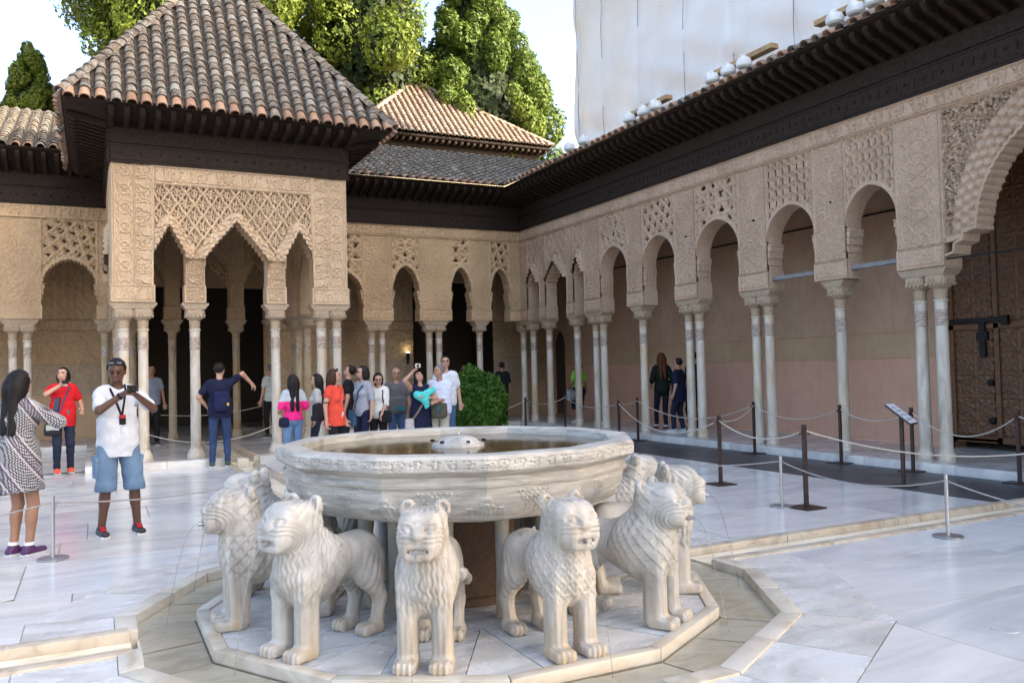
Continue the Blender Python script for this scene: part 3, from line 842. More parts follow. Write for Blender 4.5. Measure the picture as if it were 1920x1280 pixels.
# trough stones
for k in range(12):
    for j, (f0, f1) in enumerate(((0, .52), (.52, 1))):
        A = gonp(RPO+.01, k); B = gonp(RPO+.01, k+1); C_ = gonp(RCI+.01, k+1); D = gonp(RCI+.01, k)
        sh = .05*(j == 0)
        P = [l(A, B, f0+.006), l(A, B, f1-.006), l(D, C_, min(1, f1+.06*(j == 0))-.006), l(D, C_, f0+.06*(j == 1)+.006)]
        slab('trough_stone', [P], -.24, -.060+R_.uniform(-.003, .003), M_TROUGH, court)
M_KERBT = marble('tan_kerb_marble', (.60, .55, .465), (.44, .385, .30), (.58, .42, .24), 1.2, (1, 1, 2), .4, .6, .08)
# outer kerb of the trough
for k in range(12):
    axis = k % 3 == 0
    for (f0, f1) in ((0, .5), (.5, 1)):
        if axis:
            hw = (CH+.02)/(2*RCI*math.sin(math.pi/12))
            if f0 == 0: f1 = .5-hw
            else: f0 = .5+hw
        A = gonp(RCI, k); B = gonp(RCI, k+1); C_ = gonp(RCO, k+1); D = gonp(RCO, k)
        P = [l(A, B, f0+.004), l(A, B, f1-.004), l(D, C_, f1-.004), l(D, C_, f0+.004)]
        m = MB(); m.prism(ccw(P), -.2, .014+R_.uniform(-.002, .002)); m.build('kerb_stone', M_KERBT, court, True, .010)
# dark strip along the long gallery
t = CH+CK+.01
while t < 14.8:
    t2 = min(t+R_.uniform(.95, 1.25), 14.85)
    for xa, xb in ((XS, 7.30), (7.30, 8.075)):
        MB().bx(xa+.004, xb-.004, t+.004, t2-.004, -.16, R_.uniform(.001, .004)).build('dark_slab', M_SLATE, court, False)
    t = t2
def mkwater(name, col, alpha_min=.08, rough=.03, scale=9, strength=.25):
    m, t, b = new_mat(name); t.nodes.remove(b); out = t.nodes['Material Output']
    g = nd(t, 'ShaderNodeBsdfGlossy'); g.inputs['Roughness'].default_value = rough
    tr = nd(t, 'ShaderNodeBsdfTransparent'); tr.inputs['Color'].default_value = c4(col)
    fz = nd(t, 'ShaderNodeFresnel'); fz.inputs['IOR'].default_value = 1.33
    mx = nd(t, 'ShaderNodeMixShader'); t.links.new(fz.outputs[0], mx.inputs[0]); t.links.new(tr.outputs[0], mx.inputs[1]); t.links.new(g.outputs[0], mx.inputs[2])
    v = texco(t, 'Object'); bp = nd(t, 'ShaderNodeBump'); bp.inputs['Strength'].default_value = strength; bp.inputs['Distance'].default_value = .01
    t.links.new(noise(t, v, scale, 4, .6, 1.0), bp.inputs['Height']); t.links.new(bp.outputs[0], g.inputs['Normal']); t.links.new(bp.outputs[0], fz.inputs['Normal'])
    t.links.new(mx.outputs[0], out.inputs['Surface']); return m
M_WATER = mkwater('shallow_water', (.98, .98, .96), rough=.02, scale=22, strength=.35)
V = []; F = []
for k in range(12): V += [(*gonp(RPO+.004, k), -.050), (*gonp(RCI-.004, k), -.050)]
for k in range(12): a = 2*k; b = 2*((k+1) % 12); F.append((a, a+1, b+1, b))
o = mesh('water', V, F, M_WATER); tag(o, 'shallow clear water standing in the ring trough round the lions', 'water', kind='structure')

# ------------------------------------------------------------------ gallery platforms
gal = empty('gallery_floor'); tag(gal, 'raised marble floor of the covered galleries with white kerb', 'floor', kind='structure')
def platform(x0, x1, y0, y1, step=1.5, mat=M_GFLOOR, bed=True, along='x'):
    MB().bx(x0+.02, x1-.02, y0+.02, y1-.02, -.2, ZF-.03).build('gallery_bed', M_GAP, gal)
    yy = y0
    while yy < y1-.05:
        y2 = min(yy+R_.uniform(.8, 1.15), y1)
        if y1-y2 < .3: y2 = y1
        xx = x0
        while xx < x1-.05:
            x2 = min(xx+R_.uniform(1.2, 2.0), x1)
            if x1-x2 < .5: x2 = x1
            MB().bx(xx+gap, x2-gap, yy+gap, y2-gap, ZF-.06, ZF+R_.uniform(-.001, .001)).build('gallery_slab', mat, gal); xx = x2
        yy = y2
def kerb_line(p, q, n, w=.20):
    p = Vector(p); q = Vector(q); L = (q-p).length; d = (q-p)/L; nn = Vector(n); t = 0
    while t < L-.05:
        t2 = min(t+R_.uniform(1.1, 1.8), L)
        if L-t2 < .4: t2 = L
        A = p+d*(t+.003); B = p+d*(t2-.003); poly = [(A.x, A.y), (B.x, B.y), ((B+nn*w).x, (B+nn*w).y), ((A+nn*w).x, (A+nn*w).y)]
        m = MB(); m.prism(ccw(poly), -.10, ZF+.004); m.build('kerb_block', M_KERBW if n[1] else M_FLOOR, gal, True, .008); t = t2
XE = W-.25; YEE = YE-.25; YPE = YP-.42
platform(XE+.20, XB, -6, YEE+.2); platform(-8.3, XB, YEE+.2, YB)
kerb_line((XE, -6, 0), (XE, YEE, 0), (1, 0, 0)); kerb_line((-8.3, YEE, 0), (-2.5, YEE, 0), (0, 1, 0)); kerb_line((2.5, YEE, 0), (XE+.2, YEE, 0), (0, 1, 0))
# pavilion platform, cut by the axial channel
platform(-2.5, -.30, YPE+.2, YEE+.2); platform(.30, 2.5, YPE+.2, YEE+.2)
kerb_line((-2.5, YPE, 0), (-.30, YPE, 0), (0, 1, 0)); kerb_line((.30, YPE, 0), (2.5, YPE, 0), (0, 1, 0))
kerb_line((-2.5, YEE, 0), (-2.5, YPE+.2, 0), (1, 0, 0), .12); kerb_line((2.5, YPE+.2, 0), (2.5, YEE, 0), (-1, 0, 0), .12)
for s in (-1, 1):
    t = YPE
    while t < 13.4:
        t2 = t+1.1; a, b = sorted((s*.19, s*.297)); MB().bx(a, b, t+.003, t2-.003, -.1, ZF+.02).build('kerb_stone', M_KERB, gal, True, .012); t = t2
MB().bx(-.19, .19, YPE, 13.4, -.1, .04).build('channel_bed', M_TROUGH, gal)
MB().bx(-.10, .10, YPE-.06, YPE+.14, -.05, .105).build('step_block', M_KERBW, gal, True, .015)
MB().bx(-.297, .297, 13.45, YEE+.2, -.1, ZF).build('gallery_slab', M_GFLOOR, gal)

# ------------------------------------------------------------------ long gallery on the right
PLR = Plane((W, 0, 0), (0, 1, 0), (-1, 0, 0)); PLE = Plane((0, YE, 0), (1, 0, 0), (0, -1, 0))
lg = empty('long_gallery', (0, 0, 0)); tag(lg, 'long tan stucco gallery with round plain arches beside the dark paving strip', 'building')
def dbl(c, w=.36, s=.165, **k): return dict(u0=c-w, u1=c+w, cols=[c-s, c+s], **k)
def sgl(c, w=.32, **k): return dict(u0=c-w, u1=c+w, cols=[c], **k)
pr = [dbl(-5.95), sgl(-4.17), dbl(-2.53, .37), dbl(2.53, .37, kind='medal'), sgl(4.17), dbl(5.95), dbl(7.88, .34), sgl(9.65, .30), dbl(11.42, .36), sgl(12.47, .16), sgl(13.92, .16), dbl(15.12, .33, .30)]
big = arch_round(-1.66, 1.66, ZP0, 3.30, 4.86, 60, .03, 46, .012)
cc = [(u, z) for u, z in big if z > 3.31]
big = [(-2.16, ZP0), (-2.16, 3.0), (-2.0, 3.04), (-1.98, 3.16), (-1.86, 3.2), (-1.84, 3.30), (-1.70, 3.33)]+cc+[(1.70, 3.33), (1.84, 3.30), (1.86, 3.2), (1.98, 3.16), (2.0, 3.04), (2.16, 3.0), (2.16, ZP0)]
bays = [dict(style='plain', lat='ogee'), dict(style='plain', lat='diam'), dict(style='plain', lat='fine', outl=big, ring=.34, bw=.05, nocorb=1),
        dict(style='plain', lat='ogee'), dict(style='plain', lat='diam'), dict(style='plain', lat='star', apex=4.34), dict(style='plain', lat='hex', apex=4.32),
        dict(style='plain', lat='star2', apex=4.33), dict(style='muq', lat='sebka', apex=4.30, zs=3.78, steps=4), dict(style='muq', lat='sebka', apex=4.36, zs=3.78, steps=6), dict(style='muq', lat='sebka', apex=4.28, zs=3.78, steps=5)]
arcade(lg, PLR, pr, bays, M_ST_R, .0132, colmat=M_SHAFT)
ez = eaves(lg, PLR, -6.0, YE+.0, ZTOP, .80, .27, skip_ends=(0, .55))
# tie beams
for (a, b, z, mt, w) in ((4.46, 5.62, 3.06, M_GREYW, .035), (2.87, 3.88, 3.06, M_GREYW, .035)):
    MB().bx(W+.06, W+.13, a-.06, b+.06, z-w, z+w).build('tie_beam', mt, lg, False, .006)
m = MB(); m.tube([(W+.02, -2.2, 2.98), (W+.02, 2.2, 2.98)], .011); m.build('tie_rod', M_IRON, lg, True)
# small iron bosses on the piers
for yv in (4.17, 5.95, 7.88):
    m = MB(); m.tube([(W-.008, yv-.05, 4.15), (W-.05, yv-.05, 4.15)], [.022, .012]); m.build('iron_boss', M_IRON, lg, True)
# rear wall in three colours, ceiling
MB().bx(XB, XB+.3, 3.6, 16.35, ZF, 1.61).build('lower_wall', M_PL_PINK, lg); MB().bx(XB-.006, XB+.3, 3.6, 16.35, 1.61, 2.06).build('wall_band', M_PL_BAND, lg); MB().bx(XB, XB+.3, 3.6, 16.35, 2.06, 5.4).build('upper_wall', M_PL_UP, lg)
MB().bx(XB-.022, XB+.01, 3.6, 16.35, 2.06, 2.085).build('ledge', M_PL_BAND, lg); MB().bx(XB-.014, XB+.01, 3.6, 16.35, 1.605, 1.62).build('ledge', M_PL_BAND, lg)
MB().bx(XB-.04, XB-.015, 2.9, 15, 4.22, 4.25).build('wall_rail', M_WOOD, lg)
MB().bx(W-.02, XB+.3, -6, YB+.3, 5.42, 5.5).build('ceiling', M_WOOD, lg)
# dark doorway at the far end of the rear wall
ao = arch_round(16.35, 17.45, ZF, 2.25, 2.78, 16, .08); plb = Plane((XB, 0, 0), (0, 1, 0), (-1, 0, 0))
relief('upper_wall', plb, 16.35, 17.6, ZF, 5.4, .04, lambda U, Z: 0*U, M_PL_UP, lg, 0.0, [ao], skirt=0); sweep('doorway_reveal', plb, ao, 0, -.3, M_PL_UP, lg)
MB().bx(XB+.3, XB+.35, 15.8, 17.6, 0, 5).build('dark_room_wall', M_DARK, lg)  # dark panel close behind the arch, its colour standing in for room shade
# hall doorway behind the great arch, with its tall panelled door leaves folded open
MB().bx(XB, XB+.3, -6, -2.0, ZF, 5.4).build('lower_wall', M_PL_PINK, lg)
MB().bx(XB, XB+.3, -2.0, 3.6, 4.9, 5.4).build('upper_wall', M_PL_UP, lg)
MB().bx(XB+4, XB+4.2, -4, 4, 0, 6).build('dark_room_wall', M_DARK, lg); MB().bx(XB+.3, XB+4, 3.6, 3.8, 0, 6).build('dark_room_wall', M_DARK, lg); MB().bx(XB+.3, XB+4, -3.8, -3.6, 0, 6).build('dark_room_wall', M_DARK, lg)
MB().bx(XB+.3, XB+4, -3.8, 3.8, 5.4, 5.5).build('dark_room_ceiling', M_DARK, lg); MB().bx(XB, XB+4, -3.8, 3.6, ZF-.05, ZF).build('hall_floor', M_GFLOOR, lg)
MB().bx(W, XB+.3, -6.2, -6, 0, 5.5).build('end_wall', M_PL_UP, lg)

dr = empty('hall_door', (XB-.10, 3.52, .24)); tag(dr, 'tall brown carved wooden door leaf with star laths and iron bolt', 'door')
def local(root, o): o.parent = root; return o
m = MB(); m.bx(-.04, .04, -1.95, 0, 0, 4.6); m.build('leaf', M_DOOR, dr)
m = MB()
for a, b, c, d in ((-1.95, 0, 0, .09), (-1.95, 0, 4.5, 4.6), (-1.95, 0, 1.80, 1.88), (-.10, 0, 0, 4.6), (-1.95, -1.86, 0, 4.6), (-.86, -.78, 0, 4.6), (-.80, -.10, .02, .06)):
    m.bx(-.065, -.038, a, b, c, d)
m.build('rail', M_DOOR2, dr)
# star strapwork: each lath is its own piece
pd = Plane((-.04, 0, 0), (0, 1, 0), (-1, 0, 0))
for (ya, yb) in ((-.76, -.12), (-1.84, -.88)):
    for (za, zb_) in ((.12, 1.78), (1.92, 4.48)):
        def hd(U, Z):
            cx = U+.44; P = .36; h = np.zeros(U.shape)
            gu = np.abs(fr(cx/P)*P); gz = np.abs(fr(Z/P)*P); r = np.hypot(fr(cx/P)*P, fr(Z/P)*P); an = np.arctan2(fr(Z/P), fr(cx/P))
            rs = .105+.028*np.cos(an*8); h = np.maximum(h, 1-sstep(.010, .018, np.abs(r-rs)))
            h = np.maximum(h, 1-sstep(.008, .016, np.abs(r-.05-.012*np.cos(an*8)))); d1 = np.abs(np.abs(gu-gz)); h = np.maximum(h, (r > .12)*(1-sstep(.008, .016, d1)))
            h = np.maximum(h, (r > .13)*(1-sstep(.006, .014, np.minimum(.18-gu, .18-gz)))); h = np.maximum(h, r < .016); return h
        relief('strapwork_panel', pd, ya, yb, za, zb_, .017, hd, M_DOOR2, dr, .022, base=.002)
m = MB(); m.bx(-.12, -.055, -.95, .02, 1.90, 1.975); m.bx(-.13, -.055, -1.05, -.95, 1.84, 1.99); m.build('bolt', M_IRON, dr)
m = MB(); m.bx(-.10, -.055, -.66, -.56, 1.35, 1.90); m.bx(-.11, -.055, -.70, -.52, 1.62, 1.75); m.build('lock', M_IRON, dr)
for zz in (.35, .95): m = MB(); m.lathe([(.05, 0), (.05, .05), (.03, .07)], 12); o = m.build('iron_knob', M_IRON, dr); o.rotation_euler = (0, -math.pi/2, 0); o.location = (-.06, -.72, zz)
MB().bx(-.06, .02, .0, .10, -.12, 4.7).build('door_post', M_DOOR, dr)

# ------------------------------------------------------------------ end gallery
eg = empty('end_gallery'); tag(eg, 'short end gallery with scalloped arches behind the projecting pavilion', 'building')
prE = [dbl(-8.1, .25, .13), sgl(-6.9, .30), dbl(-5.45, .42), dbl(-3.78, .41, .14), dict(u0=-2.27, u1=-1.72, cols=[-2.12], mat=M_SHAFT_OLD)]
bE = [dict(style='lobed', lat='star2'), dict(style='lobed', lat='hex'), dict(style='lobed', lat='star'), dict(style='lobed', lat='hex', apex=4.24, lobes=21)]
arcade(eg, PLE, prE, bE, M_ST_END, .0225, colmat=M_SHAFT)
prE = [dict(u0=1.72, u1=2.27, cols=[2.12], mat=M_SHAFT_OLD), dbl(4.22, .39, .145), dbl(5.81, .44, .14), sgl(7.15, .285), dict(u0=8.03, u1=8.35, cols=[])]
bE = [dict(style='lobed', lat='star', apex=4.26, lobes=21), dict(style='lobed', lat='star2', apex=4.36), dict(style='lobed', lat='star', apex=4.36, lobes=13), dict(style='lobed', lat='hex', apex=4.36, lobes=13)]
arcade(eg, PLE, prE, bE, M_ST_END, .015, colmat=M_SHAFT)
# rear triple arch of the pavilion bay
TRI = [dict(u0=-1.72, u1=-1.40, cols=[-1.56]), dict(u0=-.88, u1=-.55, cols=[-.715]), dict(u0=.55, u1=.88, cols=[.715]), dict(u0=1.40, u1=1.72, cols=[1.56])]
TB = [dict(style='muq', lat='sebka', steps=5, apex=4.26, zs=3.70), dict(style='muq', lat='sebka', steps=8, apex=4.38, zs=3.66), dict(style='muq', lat='sebka', steps=5, apex=4.26, zs=3.70)]
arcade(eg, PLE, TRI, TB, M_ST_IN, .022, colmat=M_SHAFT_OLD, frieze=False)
eaves(eg, PLE, -8.35, -WP, ZTOP, .80, .27, skip_ends=(0, 0)); eaves(eg, PLE, WP, W, ZTOP, .80, .27, skip_ends=(0, .55))
# rear wall: plain dado, tiled band, carved stucco; openings to dark rooms
plq = Plane((0, YB, 0), (1, 0, 0), (0, -1, 0))
for (a, b) in ((-8.3, -1.75), (1.75, 6.0), (8.6, XB)):
    MB().bx(a, b, YB, YB+.3, ZF, 1.19).build('dado', M_PL_TAN, eg)
    relief('tile_band', plq, a, b, 1.19, 1.92, .022, lambda U, Z: np.maximum(starlat(U, Z, .36, .10, 4, .4)[0], np.minimum(Z-1.19, 1.92-Z) < .05), M_CAP, eg, .022, base=.006)
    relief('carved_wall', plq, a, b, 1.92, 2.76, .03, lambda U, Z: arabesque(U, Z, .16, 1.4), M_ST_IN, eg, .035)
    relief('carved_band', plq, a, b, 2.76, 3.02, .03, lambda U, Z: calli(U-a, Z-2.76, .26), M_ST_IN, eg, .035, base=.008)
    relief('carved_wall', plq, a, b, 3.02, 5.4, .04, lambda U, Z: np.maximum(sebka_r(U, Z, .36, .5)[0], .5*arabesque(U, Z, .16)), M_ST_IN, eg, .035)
MB().bx(-1.75, 1.75, YB, YB+.3, 3.9, 5.4).build('lintel_wall', M_ST_IN, eg); MB().bx(6.0, 8.6, YB, YB+.3, 4.2, 5.4).build('lintel_wall', M_ST_IN, eg)
for (a, b) in ((-3, 3), (5.2, 9.4)):
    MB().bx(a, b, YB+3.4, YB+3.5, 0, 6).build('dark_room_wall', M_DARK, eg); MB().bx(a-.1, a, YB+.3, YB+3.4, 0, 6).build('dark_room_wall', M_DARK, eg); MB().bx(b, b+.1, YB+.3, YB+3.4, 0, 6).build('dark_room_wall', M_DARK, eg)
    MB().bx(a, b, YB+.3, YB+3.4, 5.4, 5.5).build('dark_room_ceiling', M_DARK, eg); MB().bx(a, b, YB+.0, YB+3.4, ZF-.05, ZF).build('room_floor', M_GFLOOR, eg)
MB().bx(-8.4, XB+.3, YE-.02, YB+.3, 5.42, 5.5).build('ceiling', M_WOOD, eg)
MB().bx(-8.6, -8.35, YE-1, YB+.3, 0, 5.5).build('end_wall', M_PL_TAN, eg)
# wall lamp between the paired columns
lamp = empty('wall_lamp', (5.80, YB-.12, 1.9)); tag(lamp, 'small black spotlight lit on the carved rear wall', 'lamp')
m = MB(); m.lathe([(.05, 0), (.055, .1), (.05, .17), (.06, .2)], 12); m.build('lamp_housing', M_IRON, lamp); MB().bx(-.02, .02, .0, .12, -.12, .02).build('bracket', M_IRON, lamp)
ml, tl, bl = new_mat('lamp_lens'); bl.inputs['Emission Color'].default_value = (1, .82, .55, 1); bl.inputs['Emission Strength'].default_value = 3
m = MB(); m.lathe([(.05, .2), (.045, .215), (.02, .225)], 12); m.build('lens', ml, lamp)
pld = bpy.data.lights.new('lamp_bulb', 'POINT'); pld.energy = .12; pld.color = (1, .8, .5); pld.shadow_soft_size = .05
lo_ = bpy.data.objects.new('lamp_bulb', pld); COL.objects.link(lo_); lo_.parent = lamp; lo_.location = (0, 0, .32)

# ------------------------------------------------------------------ pavilion
pv = empty('court_pavilion'); tag(pv, 'projecting stucco pavilion with stalactite arches under a steep tiled pyramid roof', 'building')
ZPT = 5.315
PLP = Plane((0, YP, 0), (1, 0, 0), (0, -1, 0))
def pav_face(pl, res, mat, cols=True, c0=0.0, det=True, hs=2.07):
    zp = 5.0
    lo, hi = c0-hs, c0+hs
    outs = [arch_muq(c0-1.40, c0-.88, ZP0, 3.72, 4.26, 5), arch_muq(c0-.55, c0+.55, ZP0, 3.66, 4.40, 9), arch_muq(c0+.88, c0+1.40, ZP0, 3.72, 4.26, 5)]
    def hf(U, Z):
        h, hole = sebka(U-c0, Z-4.06, .285, .40)
        for o_ in outs:
            D, S = polydist(o_, U, Z); row = np.floor(D/.055); hb = 2.9*(1-D/.21)+.9*np.abs(np.cos(math.pi*S/.085+math.pi/2*row))
            inb = (D < .17) & (Z > 3.55); h = np.where(inb, np.maximum(hb, 0), h); hole = hole & ~inb
        for cu in (-.715, .715):
            s = (np.abs(U-c0-cu) < .165) & (Z < 3.68); h = np.where(s, .4+.6*arabesque(U, Z, .07), h); hole = hole & ~s
            e = .165-np.abs(U-c0-cu); h = np.where((Z < 3.66) & (e < .02) & (e > -.001), 1.3, h)
        e = np.minimum(1.40-np.abs(U-c0), zp-Z); h = np.where(e < .02, 1.3, h); hole = hole & (e > .03); return h, hole
    relief('lattice_panel', pl, c0-1.40, c0+1.40, 3.2, zp, res, hf, mat, pv, .042, outs, base=-.030)
    for o_ in outs: sweep('arch_soffit', pl, o_, .03, -THK, mat, pv)
    for s in (-1, 1):
        a, b = (c0-2.07, c0-1.40) if s < 0 else (c0+1.40, c0+2.07); sg = s
        def hp(U, Z):
            x = np.abs(U-c0); out_ = x > 1.69
            h = np.where(out_, medall(x-1.86, Z, .30, .335), calli(Z-3.2, x-1.43, .24))
            for e in (1.405, 1.425, 1.675, 1.70, 2.02, 2.055): h = np.where(np.abs(x-e) < .010, 1.3, h)
            return h
        relief('pier_panel', pl, a, b, 3.2, ZPT, res, hp, mat, pv, .026, base=-.008)
        m = MB()
        def blk(ua, ub, za, zb, da, db):
            m.add([pl.pt(u, z, d) for d in (da, db) for u, z in ((ua, za), (ub, za), (ub, zb), (ua, zb))], [(0, 1, 2, 3), (7, 6, 5, 4), (0, 4, 5, 1), (1, 5, 6, 2), (2, 6, 7, 3), (3, 7, 4, 0)])
        blk(a+.004, b-.004, 3.2, ZPT-.01, -.012, -THK+.004); blk(a-.022, b+.022, ZP0, 3.2, .010, -THK-.01); m.build('pier', mat, pv)
        def hc(U, Z):
            e = np.minimum(np.minimum(U-a+.02, b+.02-U), np.minimum(Z-ZP0, 3.2-Z)); return np.where(e < .03, 1.1, np.where(e < .042, 0, calli(U-a, Z-ZP0-.04, .23)))
        relief('cartouche', pl, a-.02, b+.02, ZP0+.004, 3.196, res, hc, mat, pv, .022, base=.011, skirt=.004)
    for cu in (c0-.715, c0+.715):
        m = MB(); blk(cu-.185, cu+.185, ZP0, 3.2, .010, -THK-.01); blk(cu-.16, cu+.16, 3.2, 3.7, -.02, -THK+.01); m.build('pier', mat, pv)
        def hc2(U, Z, cu=cu): e = np.minimum(.185-np.abs(U-cu), np.minimum(Z-ZP0, 3.2-Z)); return np.where(e < .025, 1.1, np.where(e < .035, 0, arabesque(U, Z, .07)))
        relief('cartouche', pl, cu-.183, cu+.183, ZP0+.004, 3.196, res, hc2, mat, pv, .022, base=.011, skirt=.004)
    def hz(U, Z):
        e = np.minimum(np.minimum(Z-zp, ZPT-Z), 1.40-np.abs(U-c0)); return np.where(e < .025, 1.2, np.where(e < .035, 0, calli(U-c0+1.4, Z-zp-.03, ZPT-zp-.06)))
    relief('inscription_frieze', pl, c0-1.40, c0+1.40, zp, ZPT, res, hz, mat, pv, .026, base=.0)
    pb = Plane(pl.P-pl.n*THK, pl.u, -pl.n)
    def hb(U, Z):
        h, hole = sebka(U-c0, Z-4.06, .285, .40); return h
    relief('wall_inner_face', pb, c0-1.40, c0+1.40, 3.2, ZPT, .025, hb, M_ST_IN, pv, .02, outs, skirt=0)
pav_face(PLP, .0082, M_ST_PAV)
YC = YP+2.45
PLL = Plane((-WP, 0, 0), (0, 1, 0), (-1, 0, 0)); PLRT = Plane((WP, 0, 0), (0, 1, 0), (1, 0, 0))
pav_face(PLL, .03, M_ST_PAV, c0=YP+2.07); pav_face(PLRT, .03, M_ST_PAV, c0=YP+2.07)
for s in (-1, 1): a, b = sorted((s*WP, s*(WP-THK))); MB().bx(a+.005, b-.005, YP+4.15, YE, ZP0, ZPT).build('pier', M_ST_PAV, pv)
def pcol(x, y_, mat=M_SHAFT): put_column(pv, (x, y_, ZF), mat, 'bell')
for s in (-1, 1):
    for x in (1.575, 1.885, .715): pcol(s*x, YP+THK/2)
    for yy in (1.355, 2.785, 3.72, 4.0): pcol(s*(WP-THK/2), YP+yy, M_SHAFT_OLD)
    pcol(s*(WP-THK/2), YP+.50, M_SHAFT_OLD)
    abacus(pv, PLP, *sorted((s*1.575, s*1.885)), M_CAP); abacus(pv, PLP, s*.715, s*.715, M_CAP)
    for a, b in ((YP+1.355, YP+1.355), (YP+2.785, YP+2.785), (YP+3.72, YP+4.0)): abacus(pv, PLL if s < 0 else PLRT, a, b, M_CAP)
def pav_eaves(pl, a, b): return eaves(pv, pl, a, b, ZPT, .72, .14, skip_ends=(-1, -1), wid=.34)
ezp = pav_eaves(PLP, -WP, WP); pav_eaves(PLL, YP, YP+4.3); pav_eaves(PLRT, YP, YP+4.3)
MB().bx(-WP, WP, YP, YE, ZPT+.3, ZPT+.36).build('ceiling', M_WOOD, pv)
# roof
ov = .74; zE = ezp+.0; AP = Vector((0, 12.45, 9.98)); x1 = WP+ov; y0 = YP-ov; y1 = 2*AP.y-y0
c = [Vector((-x1, y0, zE)), Vector((x1, y0, zE)), Vector((x1, y1, zE)), Vector((-x1, y1, zE))]
roof = mesh('roof', [*map(tuple, c), tuple(AP)], [(0, 1, 4), (1, 2, 4), (2, 3, 4), (3, 0, 4)], M_DECK, pv)
va = (AP-(c[0]+c[1])/2); sl_ = va.length
wd_ = 2*x1
lay_tiles(roof, c[0], (1, 0, 0), va, wd_, sl_-.15, lambda t: x1*t/sl_+.02, lambda t: wd_-x1*t/sl_, .2345, .192, M_TILE, M_TILE_EAVE, 300, order=lambda q: q[0])
for i in (1, 3):
    a, b = c[i], c[(i+1) % 4]; vb = AP-(a+b)/2; s2 = vb.length; w2 = (b-a).length
    lay_tiles(roof, a, b-a, vb, w2, s2-.15, lambda t: w2/2*t/s2+.02, lambda t: w2-w2/2*t/s2, .2345, .192, M_TILE, M_TILE_EAVE, 24)
def ridge(roof, a, b, mat, n=None, step=.21):
    d = (b-a); L = d.length; d = d/L; n = int(L/step); side = d.cross(Vector((0, 0, 1))).normalized(); upv = side.cross(d)
    for i in range(n):
        o = link('ridge_tile', tile_me('ridge', mat), None, roof); Mx, P = tmat(a+d*(i*step)+upv*.01, side, d, upv); Mx.translation = P; o.matrix_local = Mx @ Matrix.Rotation(R_.uniform(-.05, .05), 4, 'Z')
ridge(roof, c[0], AP, M_TILE); ridge(roof, c[1], AP, M_TILE)

# roofs of the galleries
def shed(root, corners, mat, eave_mat, sp, ex, first, order=None):
    a, b, cc_, d = map(Vector, corners)    # eave a->b, top d->cc_
    rf = mesh('roof', [tuple(a), tuple(b), tuple(cc_), tuple(d)], [(0, 1, 2, 3)], M_DECK, root)
    ua = (b-a); wdt = ua.length; ua = ua/wdt; h = d-a; va = h-ua*h.dot(ua); s = va.length; va = va/s
    l0 = (d-a).dot(ua)/s; r0 = (cc_-b).dot(ua)/s
    lay_tiles(rf, a, ua, va, wdt, s, lambda t: l0*t+.02, lambda t: wdt+r0*t, sp, ex, mat, eave_mat, first, order)
    return rf
zg = ez; ye = YE-.83; xe = W-.83
rise = 1.9; run = 4.0
shed(eg, ((WP+.02, ye, zg), (xe, ye, zg), (xe+run, ye+run, zg+rise), (WP+.02, ye+run, zg+rise)), M_TILE, M_TILE_EAVE, .2345, .25, 300)
shed(eg, ((-8.6, ye, zg), (-WP-.02, ye, zg), (-WP-.02, ye+run, zg+rise), (-8.6, ye+run, zg+rise)), M_TILE, M_TILE_EAVE, .2345, .25, 120, order=lambda q: (-q[1] if q[1] > 14 else 100, q[0]))
shed(lg, ((xe, ye, zg), (xe, -6, zg), (xe+run, -6, zg+rise), (xe+run, ye+run, zg+rise)), M_TILE, M_TILE_EAVE, .2345, .25, 150, order=lambda q: (q[0], q[1]))

# ------------------------------------------------------------------ tiled hall behind
hb_ = empty('rear_hall', (0, 0, 0)); tag(hb_, 'cream walled hall with sunlit pyramid tiled roof rising behind the end gallery', 'building')
Y2 = 25.0; yc2 = Y2+3.4
xl, xr = 6.55, 15.1; zE2 = 10.90
MB().bx(xl+.45, xr-.75, Y2+.7, Y2+6.2, 6.0, 10.42).build('wall', M_CREAM, hb_)
MB().bx(xl+.30, xr-.55, Y2+.45, Y2+6.4, 10.42, 10.52).build('cornice', M_WOOD, hb_)
for i in range(30):
    x = xl+.3+(xr-xl-.6)*i/29; MB().bx(x-.05, x+.05, Y2+.1, Y2+.6, 10.60, 10.72).build('corbel', M_WOOD, hb_)
MB().bx(xl+.04, xr-.04, Y2+.04, Y2+6.9, 10.74, 10.82).build('eave_boards', M_WOOD, hb_)
MB().bx(xl+.6, xr-.9, Y2+.5, Y2+6.3, 10.5, 10.76).build('eave_core', M_WOOD, hb_)
A2 = Vector((10.15, yc2, 14.05)); c2 = [Vector((xl, Y2, zE2)), Vector((xr, Y2, zE2)), Vector((xr, Y2+7, zE2)), Vector((xl, Y2+7, zE2))]
rf2 = mesh('roof', [*map(tuple, c2), tuple(A2)], [(0, 1, 4), (1, 2, 4), (2, 3, 4), (3, 0, 4)], M_DECK, hb_)
hgt = Vector((0, A2.y-Y2, A2.z-zE2)); s3 = hgt.length
lay_tiles(rf2, c2[0], (1, 0, 0), hgt, xr-xl, s3-.1, lambda t: (A2.x-xl)*t/s3+.02, lambda t: (xr-xl)-(xr-A2.x)*t/s3, .265, .24, M_TILE_WARM, M_TILE_WARM, 300)
ridge(rf2, c2[0], A2, M_TILE_WARM); ridge(rf2, c2[1], A2, M_TILE_WARM)
# low red roofed wing seen far left
lw = empty('left_wing', (0, 0, 0)); tag(lw, 'far building corner with brown eaves beside the cypress', 'building')
MB().bx(-16, -6.35, 27, 33, 0, 11.4).build('wall', M_CREAM, lw); mesh('roof', [(-17, 26, 13.4), (-6.0, 26, 11.5), (-6.0, 34, 11.5), (-17, 34, 13.4)], [(0, 1, 2, 3)], plain('red_brown_roof', (.20, .075, .04), .8), lw)

